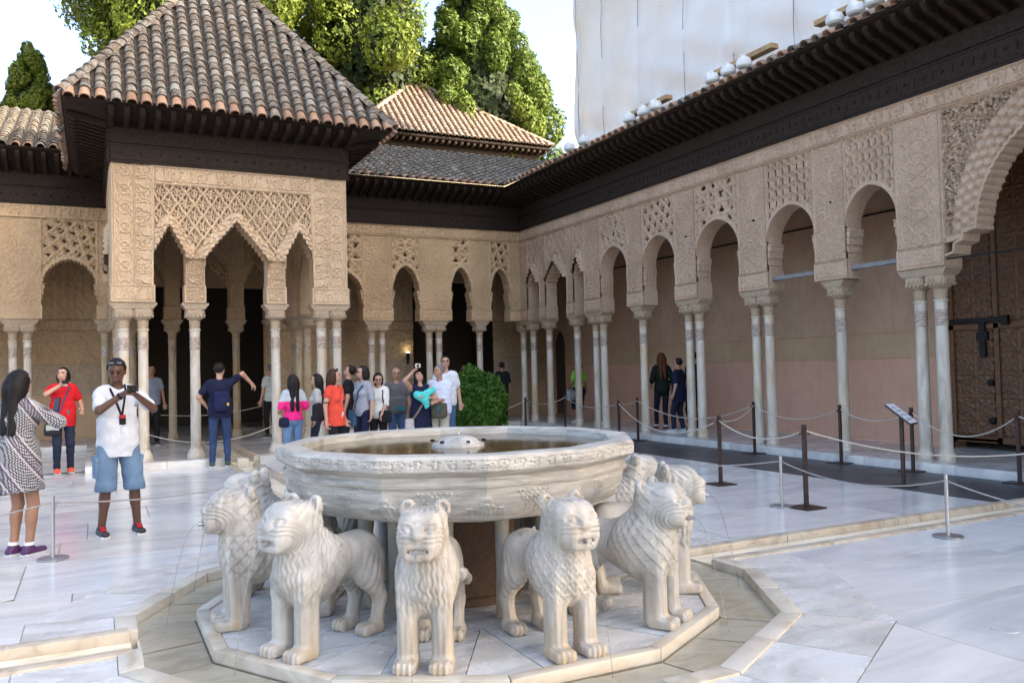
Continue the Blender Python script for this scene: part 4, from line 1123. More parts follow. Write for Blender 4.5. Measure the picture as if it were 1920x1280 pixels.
# ------------------------------------------------------------------ scaffold wrapped in white sheeting above the long gallery
sc_ = empty('wrapped_scaffold', (0, 0, 0)); tag(sc_, 'tall restoration scaffold wrapped in white sheeting above the long gallery roof', 'scaffold')
def tarp_mat():
    m, t, b = new_mat('white_sheeting'); v = texco(t, 'Object', (1, .5, .5)); n1 = noise(t, v, 1.1, 6, .6)
    c = ramp(t, n1, [(.3, (.74, .73, .72)), (.7, (.84, .83, .82))]); t.links.new(c, b.inputs['Base Color']); b.inputs['Roughness'].default_value = .55
    bump(t, b, noise(t, texco(t, 'Object', (1, 2, .6)), 3, 6, .6, .5), .25, .06); return m
M_TARP = tarp_mat()
XT = 12.6; YT0, YT1 = -48.0, 18.95; ZT0, ZT1 = 8.85, 19.3  # length and top run past the view, set so the shadow covers the court
SEAMS = [18.75, 17.2, 15.2, 13.0, 11.0, 8.9, 6.8, 4.7, 2.6]
def hta(U, Z):
    h = np.zeros(U.shape)
    for sm in SEAMS: h -= .04*np.exp(-((U-sm)/.05)**2)+.05*np.exp(-np.abs(U-sm)/.35)*(1+.5*np.sin(Z*5+sm))
    h += .07*np.abs(np.sin(math.pi*(U-18.75)/2.05))*(.6+.4*np.sin(Z*.9+U))+.05*np.sin(Z*1.4+U*.8)*np.sin(U*.9-Z*.5)
    low = np.exp(-(Z-ZT0)/1.1)
    h += low*.10*np.sin(U*3.1+Z*2.3+np.sin(U*1.7)*1.5)+.035*np.sin(U*2.2+Z*1.3)*np.sin(Z*1.9-U*.7)
    h += .05*low*np.sin((U*1.2-Z*2.6)*2.4)
    h += .03*np.abs(np.sin(Z*1.05+.4*np.sin(U)))+.03*np.abs(np.sin(U*1.9+Z*.8+1.3*np.sin(Z*.7)))**.5
    return h
plt_ = Plane((XT, 0, 0), (0, 1, 0), (-1, 0, 0))
o = relief('shading_sheet', plt_, 1.0, YT1, ZT0, ZT1, .095, hta, M_TARP, sc_, 1.0, skirt=.4); o.data.polygons.foreach_set('use_smooth', np.ones(len(o.data.polygons), bool))
MB().bx(XT+.1, XT+3.2, YT0, 1.0, 6.0, ZT1).build('shading_sheet', M_TARP, sc_); MB().bx(XT+.3, XT+3.2, 1.0, YT1-.05, 6.0, ZT1-.02).build('shading_sheet', M_TARP, sc_)  # unseen blocks added beyond and behind the wrap to shade the court
for sm in SEAMS:
    m = MB(); p = [(XT-.02-R_.uniform(0, .03), sm+R_.uniform(-.04, .04), ZT0+(ZT1-ZT0)*i/14) for i in range(15)]; m.tube(p, .0065, 5); m.build('lacing_cord', M_IRON, sc_)
# weights and planks along the foot of the sheeting
M_BAG = plain('white_canvas', (.78, .78, .76), .8, var=.1, scale=8)
def sandbag(loc, s=1.0, name='white_bucket'):
    r = empty(name, loc, R_.uniform(0, 3)); m = MB(); m.lathe([(.14, 0), (.18, .04), (.185, .14), (.15, .21), (.09, .235)], 14); m.build('bag_body', M_BAG, r, True)
    m = MB(); m.tube([(math.cos(a)*.125, math.sin(a)*.125, .20+.02*math.sin(3*a)) for a in [i*.52 for i in range(13)]], .022, 6); m.build('tie', M_BAG, r, True)
    m = MB(); m.tube([(-.08, -.03, .22), (.02, .03, .27), (.12, .02, .23)], [.03, .05, .03], 6); m.build('knot', M_BAG, r, True); r.scale = (s, s, s); return r
def roofz(x): return zg+rise*(x-xe)/run+.02
k = 0
BAGS = [(12.6, 'white sandbag at the far corner foot of the wrapped scaffold'), (11.9, 'white sandbag beside the far corner bag on the gallery roof'), (9.93, 'white sandbag at the far end of the first plank'), (9.38, 'white sandbag resting on the middle of the first plank'), (8.95, 'white sandbag at the near end of the first plank'), (7.1, 'white sandbag at the far end of the second plank'), (6.63, 'white sandbag tied on the second plank'), (6.2, 'white sandbag at the near end of the second plank'), (4.06, 'white sandbag at the far end of the third plank'), (3.64, 'white sandbag slumped on the third plank'), (3.28, 'white sandbag beside the slumped one on the third plank'), (2.9, 'white sandbag at the near end of the third plank')]
BX = 8.5
for yv, lb in BAGS: tag(sandbag((BX, yv, roofz(BX)+.12), .80, 'sandbag'), lb, 'sandbag', 'sandbags on the gallery roof')
for a, b, lb in ((8.7, 10.2, 'timber plank under the first set of sandbags on the gallery roof'), (5.6, 7.3, 'timber plank under the second set of sandbags on the gallery roof'), (3.0, 4.6, 'timber plank under the third set of sandbags near the great arch')):
    o = MB().bx(BX+.10, BX+.28, a, b, roofz(BX+.2)+.22, roofz(BX+.2)+.31).build('plank', M_PLANK, None, False, .005); tag(o, lb, 'plank')
# ------------------------------------------------------------------ fountain plinth, basin
def carved_marble(name, base, warm, rnd=30.0, streak=(7, 7, .9), rough=.5, stain=.5):
    m, t, b = new_mat(name)
    v = texco(t, 'Object', streak, rnd); n1 = noise(t, v, 1.5, 8, .65, .8)
    c = ramp(t, n1, [(.30, tuple(x*.46 for x in base)), (.44, tuple(x*.76 for x in base)), (.60, tuple(x*1.06 for x in base))])
    v2 = texco(t, 'Object', (2.2, 2.2, 2.2), rnd*1.3); n2 = noise(t, v2, 1.3, 6, .65)
    c = mixc(t, ramp(t, n2, [(.48, 0.0), (.74, stain)]), c, warm)
    # damp rust streaks low on the legs
    tc = t.nodes.new('ShaderNodeTexCoord'); sp = t.nodes.new('ShaderNodeSeparateXYZ'); t.links.new(tc.outputs['Object'], sp.inputs[0])
    lowz = ramp(t, sp.outputs['Z'], [(.0, .85), (.10, .5), (.36, 0.0)])
    n3 = noise(t, texco(t, 'Object', (9, 9, 1.6), rnd*.7), 1.2, 5, .6)
    f = nd(t, 'ShaderNodeMath', operation='MULTIPLY'); t.links.new(lowz, f.inputs[0]); t.links.new(ramp(t, n3, [(.44, 0.0), (.66, 1.0)]), f.inputs[1])
    c = mixc(t, f.outputs[0], c, (.50, .35, .19))
    t.links.new(c, b.inputs['Base Color']); b.inputs['Roughness'].default_value = rough; b.inputs['Specular IOR Level'].default_value = .4
    bump(t, b, noise(t, texco(t, 'Object', (1, 1, 1), rnd), 55, 6, .7), .5, .006)
    return m
M_LION = carved_marble('lion_marble', (.51, .465, .405), (.39, .315, .225))
M_LION2 = carved_marble('grey_lion_marble', (.50, .475, .43), (.40, .335, .265), streak=(3, 3, 1.2))
M_BASIN = carved_marble('basin_marble', (.50, .472, .425), (.40, .34, .275), 0.0, (2.2, 2.2, 14), .45, .4)

fb = empty('fountain_plinth', (0, 0, 0)); tag(fb, 'twelve sided marble plinth with raised edge under the lions', 'plinth')
for k in range(12):
    A = gonp(RPI, k); B = gonp(RPI, k+1); C_ = gonp(RPO, k+1); D = gonp(RPO, k)
    P = [l(A, B, .002), l(A, B, .998), l(D, C_, .998), l(D, C_, .002)]
    MB().prism(ccw(P), -.22, .016).build('edge_stone', M_KERBT, fb, True, .010)
    # bed slab under the lion and wedge slabs beside it
    a = k*math.pi/6; ux, uy = math.sin(a), -math.cos(a); tx, ty = uy*-1, ux; hw = .225
    ap = RPI*math.cos(math.pi/12)-.004
    q = lambda r, s: (ux*r+tx*s, uy*r+ty*s)
    MB().prism(ccw([q(.86, -hw+.003), q(ap, -hw+.003), q(ap, hw-.003), q(.86, hw-.003)]), -.2, .006).build('bed_slab', M_PLINTH, fb)
    a2 = a+math.pi/6; u2x, u2y = math.sin(a2), -math.cos(a2); t2x, t2y = -u2y, u2x; q2 = lambda r, s: (u2x*r+t2x*s, u2y*r+t2y*s)
    V0 = gonp(RPI-.006, k+1)
    MB().prism(ccw([q(.87, hw+.003), q(ap, hw+.003), V0, q2(ap, -hw-.003), q2(.87, -hw-.003)]), -.2, .002).build('wedge_slab', M_RING, fb)
poly = [gonp(.90, k) for k in range(12)]; MB().prism(ccw(poly), -.22, -.004).build('inner_slab', M_PLINTH, fb)
MB().lathe([(.43, 0), (.43, .05), (.40, .06), (.39, .60), (.45, .67)], 24).build('drum', M_DRUM, fb, True)
for k in range(12):
    a = k*math.pi/6; m = MB(); m.lathe([(.05, 0), (.045, .3), (.05, .668)], 10, (math.sin(a)*.70, -math.cos(a)*.70, 0)); m.build('prop', M_LION2, fb, True)

ba = empty('fountain_basin', (0, 0, 0)); tag(ba, 'great twelve sided marble basin with carved band resting on lions', 'fountain')
# profile along the flat faces and the corners of the 12-gon
PROF = [(.62, .668, 1), (1.03, .676, 1), (1.085, .690, 0), (1.125, .725, 0), (1.16, .775, 0), (1.19, .84, 0), (1.204, .898, 0), (1.218, .904, 0), (1.228, .925, 0), (1.215, .938, 0), (1.205, .945, 0), (1.21, .965, 0), (1.245, .985, 0), (1.268, 1.000, 0), (1.275, 1.008, 0), (1.278, 1.075, 0), (1.268, 1.094, 0), (1.245, 1.0985, 0), (1.13, 1.0985, 0), (1.112, 1.092, 0), (1.105, 1.04, 0), (1.12, 1.00, 0), (1.0, .93, 0), (.6, .88, 0)]
SEG = 56
def basin_surface():
    n = 12*SEG
    # refine the profile for carving
    pr = []
    for (r0, z0, f), (r1, z1, _) in zip(PROF, PROF[1:]):
        L = math.hypot(r1-r0, z1-z0); k = max(1, int(L/.008)) if 0.9 < r0 < 1.29 and .73 <= z0 < 1.09 else 1
        for i in range(k): pr.append((r0+(r1-r0)*i/k, z0+(z1-z0)*i/k))
    pr.append(PROF[-1][:2])
    a = (np.arange(n)/SEG*math.pi/6)+math.pi/12; sec = fr((a-math.pi/12)/(math.pi/6)+.0)*math.pi/6   # angle from face centre
    # gon radius factor
    face = np.cos(math.pi/12)/np.cos(sec)
    P = np.array(pr); Rr, A = np.meshgrid(P[:, 0], a, indexing='ij'); Zz = np.repeat(P[:, 1:2], n, 1)
    FR = np.repeat(face[None], len(P), 0); rr = Rr*FR; s = np.repeat(sec[None], len(P), 0)*Rr
    # carving: inscription band
    h = np.zeros(rr.shape); fi = np.floor((A-math.pi/12)/(math.pi/6))
    bandm = (Zz > 1.010) & (Zz < 1.073) & (Rr > 1.26)
    h = np.where(bandm, -.008+.010*calli(A*1.27, Zz-1.012, .060), h)
    low = (Zz > .695) & (Zz < .896) & (Rr > 1.0) & (Rr < 1.2)
    # knot panels at the face centres, palmette scrolls at the corners
    tri = np.abs(s) < .125*(Zz-.725)/.17; knot = np.maximum(1-sstep(.08, .2, .5-np.abs(fr(s/.036+Zz/.030))), 1-sstep(.08, .2, .5-np.abs(fr(s/.036-Zz/.030))))
    h = np.where(low & tri & (Zz > .745), .009*knot, h)
    w = math.pi/12*Rr-np.abs(s); q = np.hypot(w*1.1, Zz-.775); pal = np.maximum(1-sstep(.004, .012, np.abs(q-.05-.012*np.cos(5*np.arctan2(Zz-.775, w)))), 1-sstep(.004, .011, np.abs(q-.022)))
    pal = np.maximum(pal, 1-sstep(.004, .011, np.abs(np.hypot(w-.10, Zz-.745)-.028)))
    h = np.where(low & (w < .16), np.maximum(h, .009*pal), h)
    rr = rr+h
    V = np.stack([rr*np.sin(A), -rr*np.cos(A), Zz], -1).reshape(-1, 3); m_ = len(P); I = np.arange(m_*n).reshape(m_, n)
    F = np.stack([I[:-1], np.roll(I, -1, 1)[:-1], np.roll(I, -1, 1)[1:], I[1:]], -1).reshape(-1, 4)
    return V, F.astype(np.int32)
V, F = basin_surface(); o = mesh('bowl', V, F, M_BASIN, ba); o.data.polygons.foreach_set('use_smooth', np.ones(len(F), bool)); o.data.set_sharp_from_angle(angle=rad(24))
m_, t_, b_ = new_mat('basin_water'); v_ = texco(t_, 'Object')
t_.links.new(ramp(t_, noise(t_, v_, 3, 4), [(.3, (.055, .036, .010)), (.7, (.11, .078, .026))]), b_.inputs['Base Color']); b_.inputs['Roughness'].default_value = .04; b_.inputs['IOR'].default_value = 1.33; b_.inputs['Specular IOR Level'].default_value = .5
bump(t_, b_, noise(t_, v_, 14, 4, .6, .8), .10, .01)
poly = [gonp(1.118, k) for k in range(12)]; mesh('water', [(x, y, 1.045) for x, y in poly], [tuple(range(12))], m_, ba)
m = MB(); m.lathe([(.19, .98), (.19, 1.055), (.185, 1.065), (.16, 1.068), (.15, 1.075), (.13, 1.098), (.09, 1.113), (.04, 1.120), (.02, 1.121)], 24); m.build('fountain_cap', M_LION2, ba, True)
m = MB(); m.lathe([(.018, 1.12), (.022, 1.13), (.018, 1.138)], 10)
m.build('nozzle', M_STEEL, ba)
for k in range(6):
    a = k*math.pi/3; m = MB(); m.tube([(math.sin(a)*.17, math.cos(a)*.17, 1.085), (math.sin(a)*.20, math.cos(a)*.20, 1.085)], .010, 6); m.build('outlet', M_IRON, ba)

# ------------------------------------------------------------------ lions
def lion_mesh(variant, h=.0078):
    lo = (-.27, -.50, -.01); hi = (.27, .47, .97); P = grid(lo, hi, h); Q = P.copy(); Q[..., 0] = np.abs(Q[..., 0])
    x, y, z = P[..., 0], P[..., 1], P[..., 2]; ax = Q[..., 0]
    d = ell(Q, (0, .115, .475), (.188, .195, .225))                                   # chest
    d = smin(d, rc(Q, (0, .10, .55), (0, .185, .72), .165, .135), .08)                # mane and neck
    d = smin(d, rc(Q, (0, .05, .48), (0, -.30, .51), .150, .130), .10)                # barrel
    d = smin(d, ell(Q, (.085, -.31, .44), (.085, .125, .165)), .05)                   # haunch
    d = smin(d, rc(Q, (.105, -.31, .36), (.118, -.385, .205), .075, .048), .04)
    d = smin(d, rc(Q, (.118, -.385, .215), (.118, -.345, .055), .046, .046), .025)    # shank below the hock
    d = smin(d, rbox(Q, (.118, -.290, .035), (.062, .088, .036), .030), .03)          # hind paw
    d = smin(d, rbox(Q, (.108, .205, .25), (.064, .070, .25), .050), .035)            # front leg, a straight post
    d = smin(d, rbox(Q, (.112, .262, .036), (.070, .088, .038), .028), .03)           # front paw
    d = np.maximum(d, -z)
    # head
    hd = rbox(Q, (0, .215, .770), (.142, .150, .118), .085)
    hd = smin(hd, rbox(Q, (0, .310, .715), (.122, .085, .085), .055), .05)            # muzzle
    hd = smin(hd, rc(Q, (0, .26, .845), (0, .375, .775), .030, .022), .04)            # brow to nose ridge
    hd = smin(hd, ell(Q, (0, .392, .765), (.040, .022, .020)), .02)                   # nose
    hd = smin(hd, ell(Q, (.062, .352, .705), (.052, .045, .040)), .03)                # cheek
    hd = smin(hd, rbox(Q, (0, .345, .650), (.085, .055, .024), .020), .02)            # chin
    d = smin(d, hd, .035)
    d = np.maximum(d, -rbox(Q, (0, .41, .682), (.064, .06, .010), .009))              # mouth slit
    d = smin(d, rbox(Q, (0, .365, .682), (.056, .02, .009), .006), .006)              # teeth
    ear = np.maximum(ell(Q, (.110, .125, .868), (.052, .034, .058)), -ell(Q, (.113, .166, .877), (.037, .032, .043)))
    d = smin(d, ear, .015)
    # tail curled over one flank
    tl = [(0, -.44, .46), (.10, -.465, .36), (.185, -.40, .33), (.205, -.28, .37), (.198, -.17, .43), (.190, -.10, .45)]
    for a, b in zip(tl, tl[1:]): d = smin(d, rc(P, a, b, .027), .015)
    d = smin(d, ell(P, (.192, -.075, .45), (.036, .06, .038)), .015)
    # spout
    V, F = nets(d, lo, h); V = smooth_v(V, F, 1, .35); N = vnormals(V, F)
    X, Y, Z = V[:, 0], V[:, 1], V[:, 2]; A = np.abs(X); disp = np.zeros(len(V), np.float32)
    head = sstep(.60, .66, Z)*sstep(.10, .16, Y)
    mane = sstep(.30, .36, Z)*sstep(-.12, -.05, Y-(Z-.5)*.25)*(1-sstep(.14, .19, Y+(.66-Z)*.6)*(Z > .62))
    mane = mane*(Z < .90)
    if variant == 'wavy':
        u = np.arctan2(X, Y+.02)*.2; lk = np.floor(u/.047+.4*np.sin(Z*9)); g = np.sin(2*math.pi*(u/.021+.20*np.sin(2*math.pi*Z/.085+lk*2.4)+.10*np.sin(Z*57+lk)))
        disp += mane*(.0058*np.sign(g)*np.abs(g)**.7+.002*np.sin(Z*70+lk*2))
    elif variant == 'scale':
        u = np.arctan2(X, Y-.02)*.19; rw = Z/.046; r_i = np.floor(rw); fx = fr(u/.058+.5*(r_i % 2)); fz = rw-r_i
        e = fz-3.4*fx*fx; e2 = (fz+1)-3.4*(.5-np.abs(fx))**2; e = np.where(e > 0, e, e2); disp += mane*(.0075*(1-np.clip(e, 0, 1.1))-.003)
    else:
        u = np.arctan2(X, Y-.02)*.19; rw = Z/.040; r_i = np.floor(rw); fx = fr(u/.052+.5*(r_i % 2)); g = np.hypot(fx*1.2, rw-r_i-.5)
        disp += mane*.005*np.cos(g*12)
    # concentric grooves round the muzzle, almond eyes
    q = np.sqrt(((Y-.36)/1.15)**2+((Z-.682)/.95)**2+(np.maximum(A-.02, 0)*.35)**2)
    wh = head*sstep(.050, .060, q)*(1-sstep(.135, .150, q))*(A > .03)*(Z < .80)
    disp += wh*.0058*np.sin(2*math.pi*q/.0215)
    ey = np.hypot((A-.072)/1.7, (Z-.800)-(A-.072)*.12); disp += head*(Y > .27)*(.007*np.exp(-(ey/.009)**2)-.009*np.exp(-((ey-.018)/.006)**2)+.006*np.exp(-((ey-.030)/.006)**2))
    br = Z-(.838-(A-.07)**2*4); disp += head*(Y > .22)*(A > .02)*(-.004*np.exp(-(br/.006)**2))
    # toes and leg ribs
    toe = (Z < .072); fl = sstep(.03, .06, np.where(Y > 0, Y-.20, Y+.33))
    disp += toe*fl*.0055*np.cos(2*math.pi*(A-.112)/.036)
    leg = (Z > .08)*(Z < .28); disp += leg*.0018*np.cos(2*math.pi*A/.034)
    # girth line behind the mane, thigh ribs
    gl = Y-(-.10+(Z-.5)*.25); disp += -.005*np.exp(-(gl/.008)**2)*(Z > .28)*(Z < .70)
    th = (Y < -.22)*(Z > .22)*(Z < .50); disp += th*.0028*np.cos(2*math.pi*(Y+.3*Z)/.045)
    V = V+N*disp[:, None]
    me = make_me('lion_'+variant, V, F, True); return me
LM = {v: lion_mesh(v) for v in ('wavy', 'scale', 'curl')}
jet_m = mkwater('jet_water', (.86, .90, .93), rough=.05, scale=60, strength=.6)
LIONS = [(-180, 'curl', 1, 'marble lion under the basin facing straight toward the pavilion channel'), (-150, 'wavy', 0, 'marble lion between the pavilion channel and the far left lion, half hidden by the basin'),
 (-120, 'scale', 1, 'scaly maned marble lion whose head shows behind the left channel lion'), (-90, 'scale', 0, 'scaly maned marble lion facing along the left water channel'),
 (-60, 'wavy', 1, 'wavy maned marble lion with curled tail, next after the left channel lion'), (-30, 'wavy', 0, 'marble lion seen head on with orange stained foreleg'),
 (0, 'curl', 0, 'short curl maned marble lion standing beside the head on lion, mouth in three quarter view'), (30, 'scale', 1, 'large scaly maned marble lion seen from its side with open mouth spouting right'),
 (60, 'wavy', 1, 'marble lion spouting over the trough just behind the large scaly side lion'), (90, 'scale', 1, 'marble lion facing the right water channel with head below basin rim'),
 (120, 'curl', 0, 'marble lion beyond the right channel lion, hidden behind the basin'), (150, 'scale', 0, 'marble lion left of the pavilion channel lion behind the basin')]
def R_lion(): return 1.345
for ang, var, mi, lab in LIONS:
    a = rad(ang); r = R_lion(); lr = empty('fountain_lion', (math.sin(a)*r, -math.cos(a)*r, .006), a-math.pi)
    lr.rotation_euler = (0, 0, math.atan2(-math.cos(a), math.sin(a))-math.pi/2)
    tag(lr, lab, 'lion statue', 'twelve lions round the fountain')
    key = (var, mi)
    me = LM[var]
    if not me.materials: me.materials.append(M_LION)
    o = link('body', me, None, lr); o.material_slots[0].link = 'OBJECT'; o.material_slots[0].material = (M_LION, M_LION2)[mi]; s = (1 if R_.random() < .5 else -1)
    o.scale = ((s if ang not in (-60,) else 1)*R_.uniform(.83, .88), 1, R_.uniform(.955, .975))
    m = MB(); m.tube([(0, .36, .66), (0, .432, .658)], .013, 10); m.build('spout', M_STEEL, lr, True)
    vx, vz = .42, .02; pts = []
    for i in range(22):
        t = i*.0195; pts.append((R_.uniform(-.0015, .0015), .432+vx*t*1.25, .658+vz*t-4.9*t*t*.98))
    pts = [p for p in pts if p[2] > -.055]
    m = MB(); m.tube(pts, [.0042-.0012*i/len(pts)+R_.uniform(-.0006, .0006) for i in range(len(pts))], 6); m.build('water_jet', jet_m, lr, True)
# ------------------------------------------------------------------ trees and the clipped bush
def leaf_mat(name, a, b_, c_):
    m, t, b = new_mat(name); v = texco(t, 'Object'); n1 = noise(t, v, .55, 4); n2 = noise(t, v, 7, 3)
    c = ramp(t, n1, [(.32, a), (.55, b_), (.75, c_)]); c = mixc(t, ramp(t, n2, [(.35, 0.0), (.7, .5)]), c, tuple(x*.55 for x in a))
    t.links.new(c, b.inputs['Base Color']); b.inputs['Roughness'].default_value = .6; b.inputs['Specular IOR Level'].default_value = .3
    b.inputs['Subsurface Weight'].default_value = 0.0
    out = t.nodes['Material Output']; tr = nd(t, 'ShaderNodeBsdfTranslucent'); t.links.new(c, tr.inputs['Color']); mx = nd(t, 'ShaderNodeMixShader'); mx.inputs[0].default_value = .3
    t.links.new(b.outputs[0], mx.inputs[1]); t.links.new(tr.outputs[0], mx.inputs[2]); t.links.new(mx.outputs[0], out.inputs['Surface']); return m
M_CYP = leaf_mat('cypress_leaf', (.10, .145, .018), (.19, .245, .03), (.28, .32, .045))
M_CYP2 = leaf_mat('dark_cypress_leaf', (.065, .115, .02), (.14, .20, .03), (.22, .27, .045))
M_BUSH = leaf_mat('bush_leaf', (.04, .105, .012), (.085, .20, .022), (.16, .30, .04))
M_INNER_SHADE = leaf_mat('shaded_inner_leaf', (.02, .035, .007), (.03, .05, .009), (.045, .07, .012))  # shade inside the crowns put into a darker leaf colour
def leaves(C, N, size, seed):
    """small pointed leaf faces at points C, roughly facing N"""
    g = np.random.default_rng(seed); n = len(C)
    T = g.normal(size=(n, 3)); T[:, 2] += 1.2; N = N+.5*g.normal(size=(n, 3)); N /= np.linalg.norm(N, axis=1, keepdims=True)
    T -= (T*N).sum(1, keepdims=True)*N; T /= np.linalg.norm(T, axis=1, keepdims=True); B = np.cross(N, T)
    s = (size*g.uniform(.6, 1.35, n))[:, None]
    V = np.stack([C-T*s*.8+B*s*.62, C+T*s*1.25, C-T*s*.8-B*s*.62], 1).reshape(-1, 3); F = np.arange(3*n).reshape(n, 3)
    return V, F.astype(np.int32)
def conifer(name, base, H, Rm, label, seed, mat, n=26000, shape=1.0, trunk=2.5, clumps=170, leaf=.10, big=0):
    H0 = H
    g = np.random.default_rng(seed); r = empty(name, base); tag(r, label, 'tree')
    m = MB(); k = 8; pts = [(.12*math.sin(i*1.3), .1*math.cos(i*1.7), H*.92*i/k) for i in range(k+1)]; m.tube(pts, [.30*(1-.9*i/k)+.03 for i in range(k+1)], 9)
    for i in range(9):
        a = g.uniform(0, 6.28); z = g.uniform(trunk*.8, H*.6); L = Rm*.8*(1-z/H); m.tube([(0, 0, z), (math.cos(a)*L*.5, math.sin(a)*L*.5, z+L*.5), (math.cos(a)*L, math.sin(a)*L, z+L*1.3)], [.09, .06, .02], 6)
    m.build('trunk', M_BARK, r, True)
    # clumps of foliage through the crown, outline broken by clump size
    tt = g.uniform(0, 1, clumps)**.85; zz = trunk+(H-trunk)*tt
    prof = Rm*np.minimum(1, (1-tt)**shape*1.25+.05+.0*tt)*np.minimum(1, .55+tt*4)
    an = g.uniform(0, 2*math.pi, clumps); rr = prof*np.sqrt(g.uniform(.35, 1.0, clumps))
    cs = np.stack([np.cos(an)*rr, np.sin(an)*rr, zz], 1); cr = np.clip((.95*g.uniform(.65, 1.3, clumps)) if big else Rm*.16*g.uniform(.6, 1.35, clumps)*(1.15-.7*tt), .22, 2)
    w = cr**2/np.sum(cr**2); idx = g.choice(clumps, n, p=w)
    dr_ = g.normal(size=(n, 3)); dr_ /= np.linalg.norm(dr_, axis=1, keepdims=True)
    dr_[:, 2] += .25; C = cs[idx]+dr_*(cr[idx]*g.uniform(.80, 1.06, n)*(1+.16*np.sin(dr_[:, 0]*9+idx)*np.sin(dr_[:, 2]*8+dr_[:, 1]*7)))[:, None]*np.array([1, 1, 1.35])
    V, F = leaves(C, dr_, leaf, seed+1); mesh('crown', V, F, mat, r)
    # sparse larger sprays inside close the crown, coloured dark for the shade there
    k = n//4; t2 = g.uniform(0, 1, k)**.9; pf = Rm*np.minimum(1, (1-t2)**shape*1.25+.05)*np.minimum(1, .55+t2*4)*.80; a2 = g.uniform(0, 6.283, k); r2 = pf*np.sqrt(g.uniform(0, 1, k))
    C2 = np.stack([np.cos(a2)*r2, np.sin(a2)*r2, trunk+(H-trunk)*t2*.97], 1); V, F = leaves(C2, C2*np.array([1, 1, 0])+.01, leaf*1.9, seed+2); mesh('inner_foliage', V, F, M_INNER_SHADE, r)
    return r
conifer('cypress_tree', (1.35, 29.5, -.2), 25.5, 4.3, 'broad sunlit cypress rising behind the pavilion roof', 3, M_CYP, 110000, .35, 13.0, 95, .085, big=1)
conifer('cypress_tree', (8.25, 29.0, -.2), 27, 2.75, 'bushy yellow green cypress with dark bare trunks above the rear hall', 5, M_CYP, 110000, .35, 12.6, 110, .085, big=1)
conifer('cypress_tree', (13.5, 29.0, -.2), 22.3, 3.5, 'tall conical cypress tapering beside the wrapped scaffold', 8, M_CYP2, 150000, 1.0, 9.0, 260, .085)
conifer('cypress_tree', (-4.55, 32.5, -.2), 14.9, 2.2, 'small pointed cypress at the far left above the low roof', 12, M_CYP, 60000, .85, 6, 150, .075)
conifer('cypress_tree', (-10.2, 38, -.2), 16, 2.4, 'distant cypress edge beyond the left wing roof', 14, M_CYP, 15000, .8, 3, 90, .11)
conifer('cypress_tree', (1.15, 45, -.2), 17.6, 2.2, 'pale distant cypress between the small cypress and the pavilion', 17, M_CYP, 15000, .8, 3, 90, .11)
def bush():
    g = np.random.default_rng(21); r = empty('clipped_bush', (5.0, 11.0, 0)); tag(r, 'round clipped green bush beside the tour group', 'bush')
    m = MB()
    for i in range(7):
        a = i*.9; m.tube([(0, 0, 0), (math.cos(a)*.2, math.sin(a)*.2, .4), (math.cos(a)*.45, math.sin(a)*.45, 1.0)], [.035, .025, .01], 6)
    m.build('stem', M_BARK, r)
    n = 17000; d = g.normal(size=(n, 3)); d /= np.linalg.norm(d, axis=1, keepdims=True); d[:, 2] = np.abs(d[:, 2])*1.0-(g.uniform(size=n) < .45)*np.abs(d[:, 2])*2
    lump = 1+.11*np.sin(d[:, 0]*5+1)*np.sin(d[:, 1]*6)+.05*np.sin(d[:, 2]*9+d[:, 0]*7)
    rr = g.uniform(.70, 1.03, n)*lump*(1+.12*(g.uniform(size=n) < .05)*g.uniform(size=n))
    C = d*rr[:, None]*np.array([.66, .66, .77])+np.array([0, 0, .81]); C = C[C[:, 2] > .03]
    V, F = leaves(C, C-np.array([0, 0, .8]), .058, 31); mesh('foliage', V, F, M_BUSH, r)
    MB().lathe([(.45, 0), (.46, .03), (.40, .03)], 18).build('soil', M_EARTH, r)
bush()
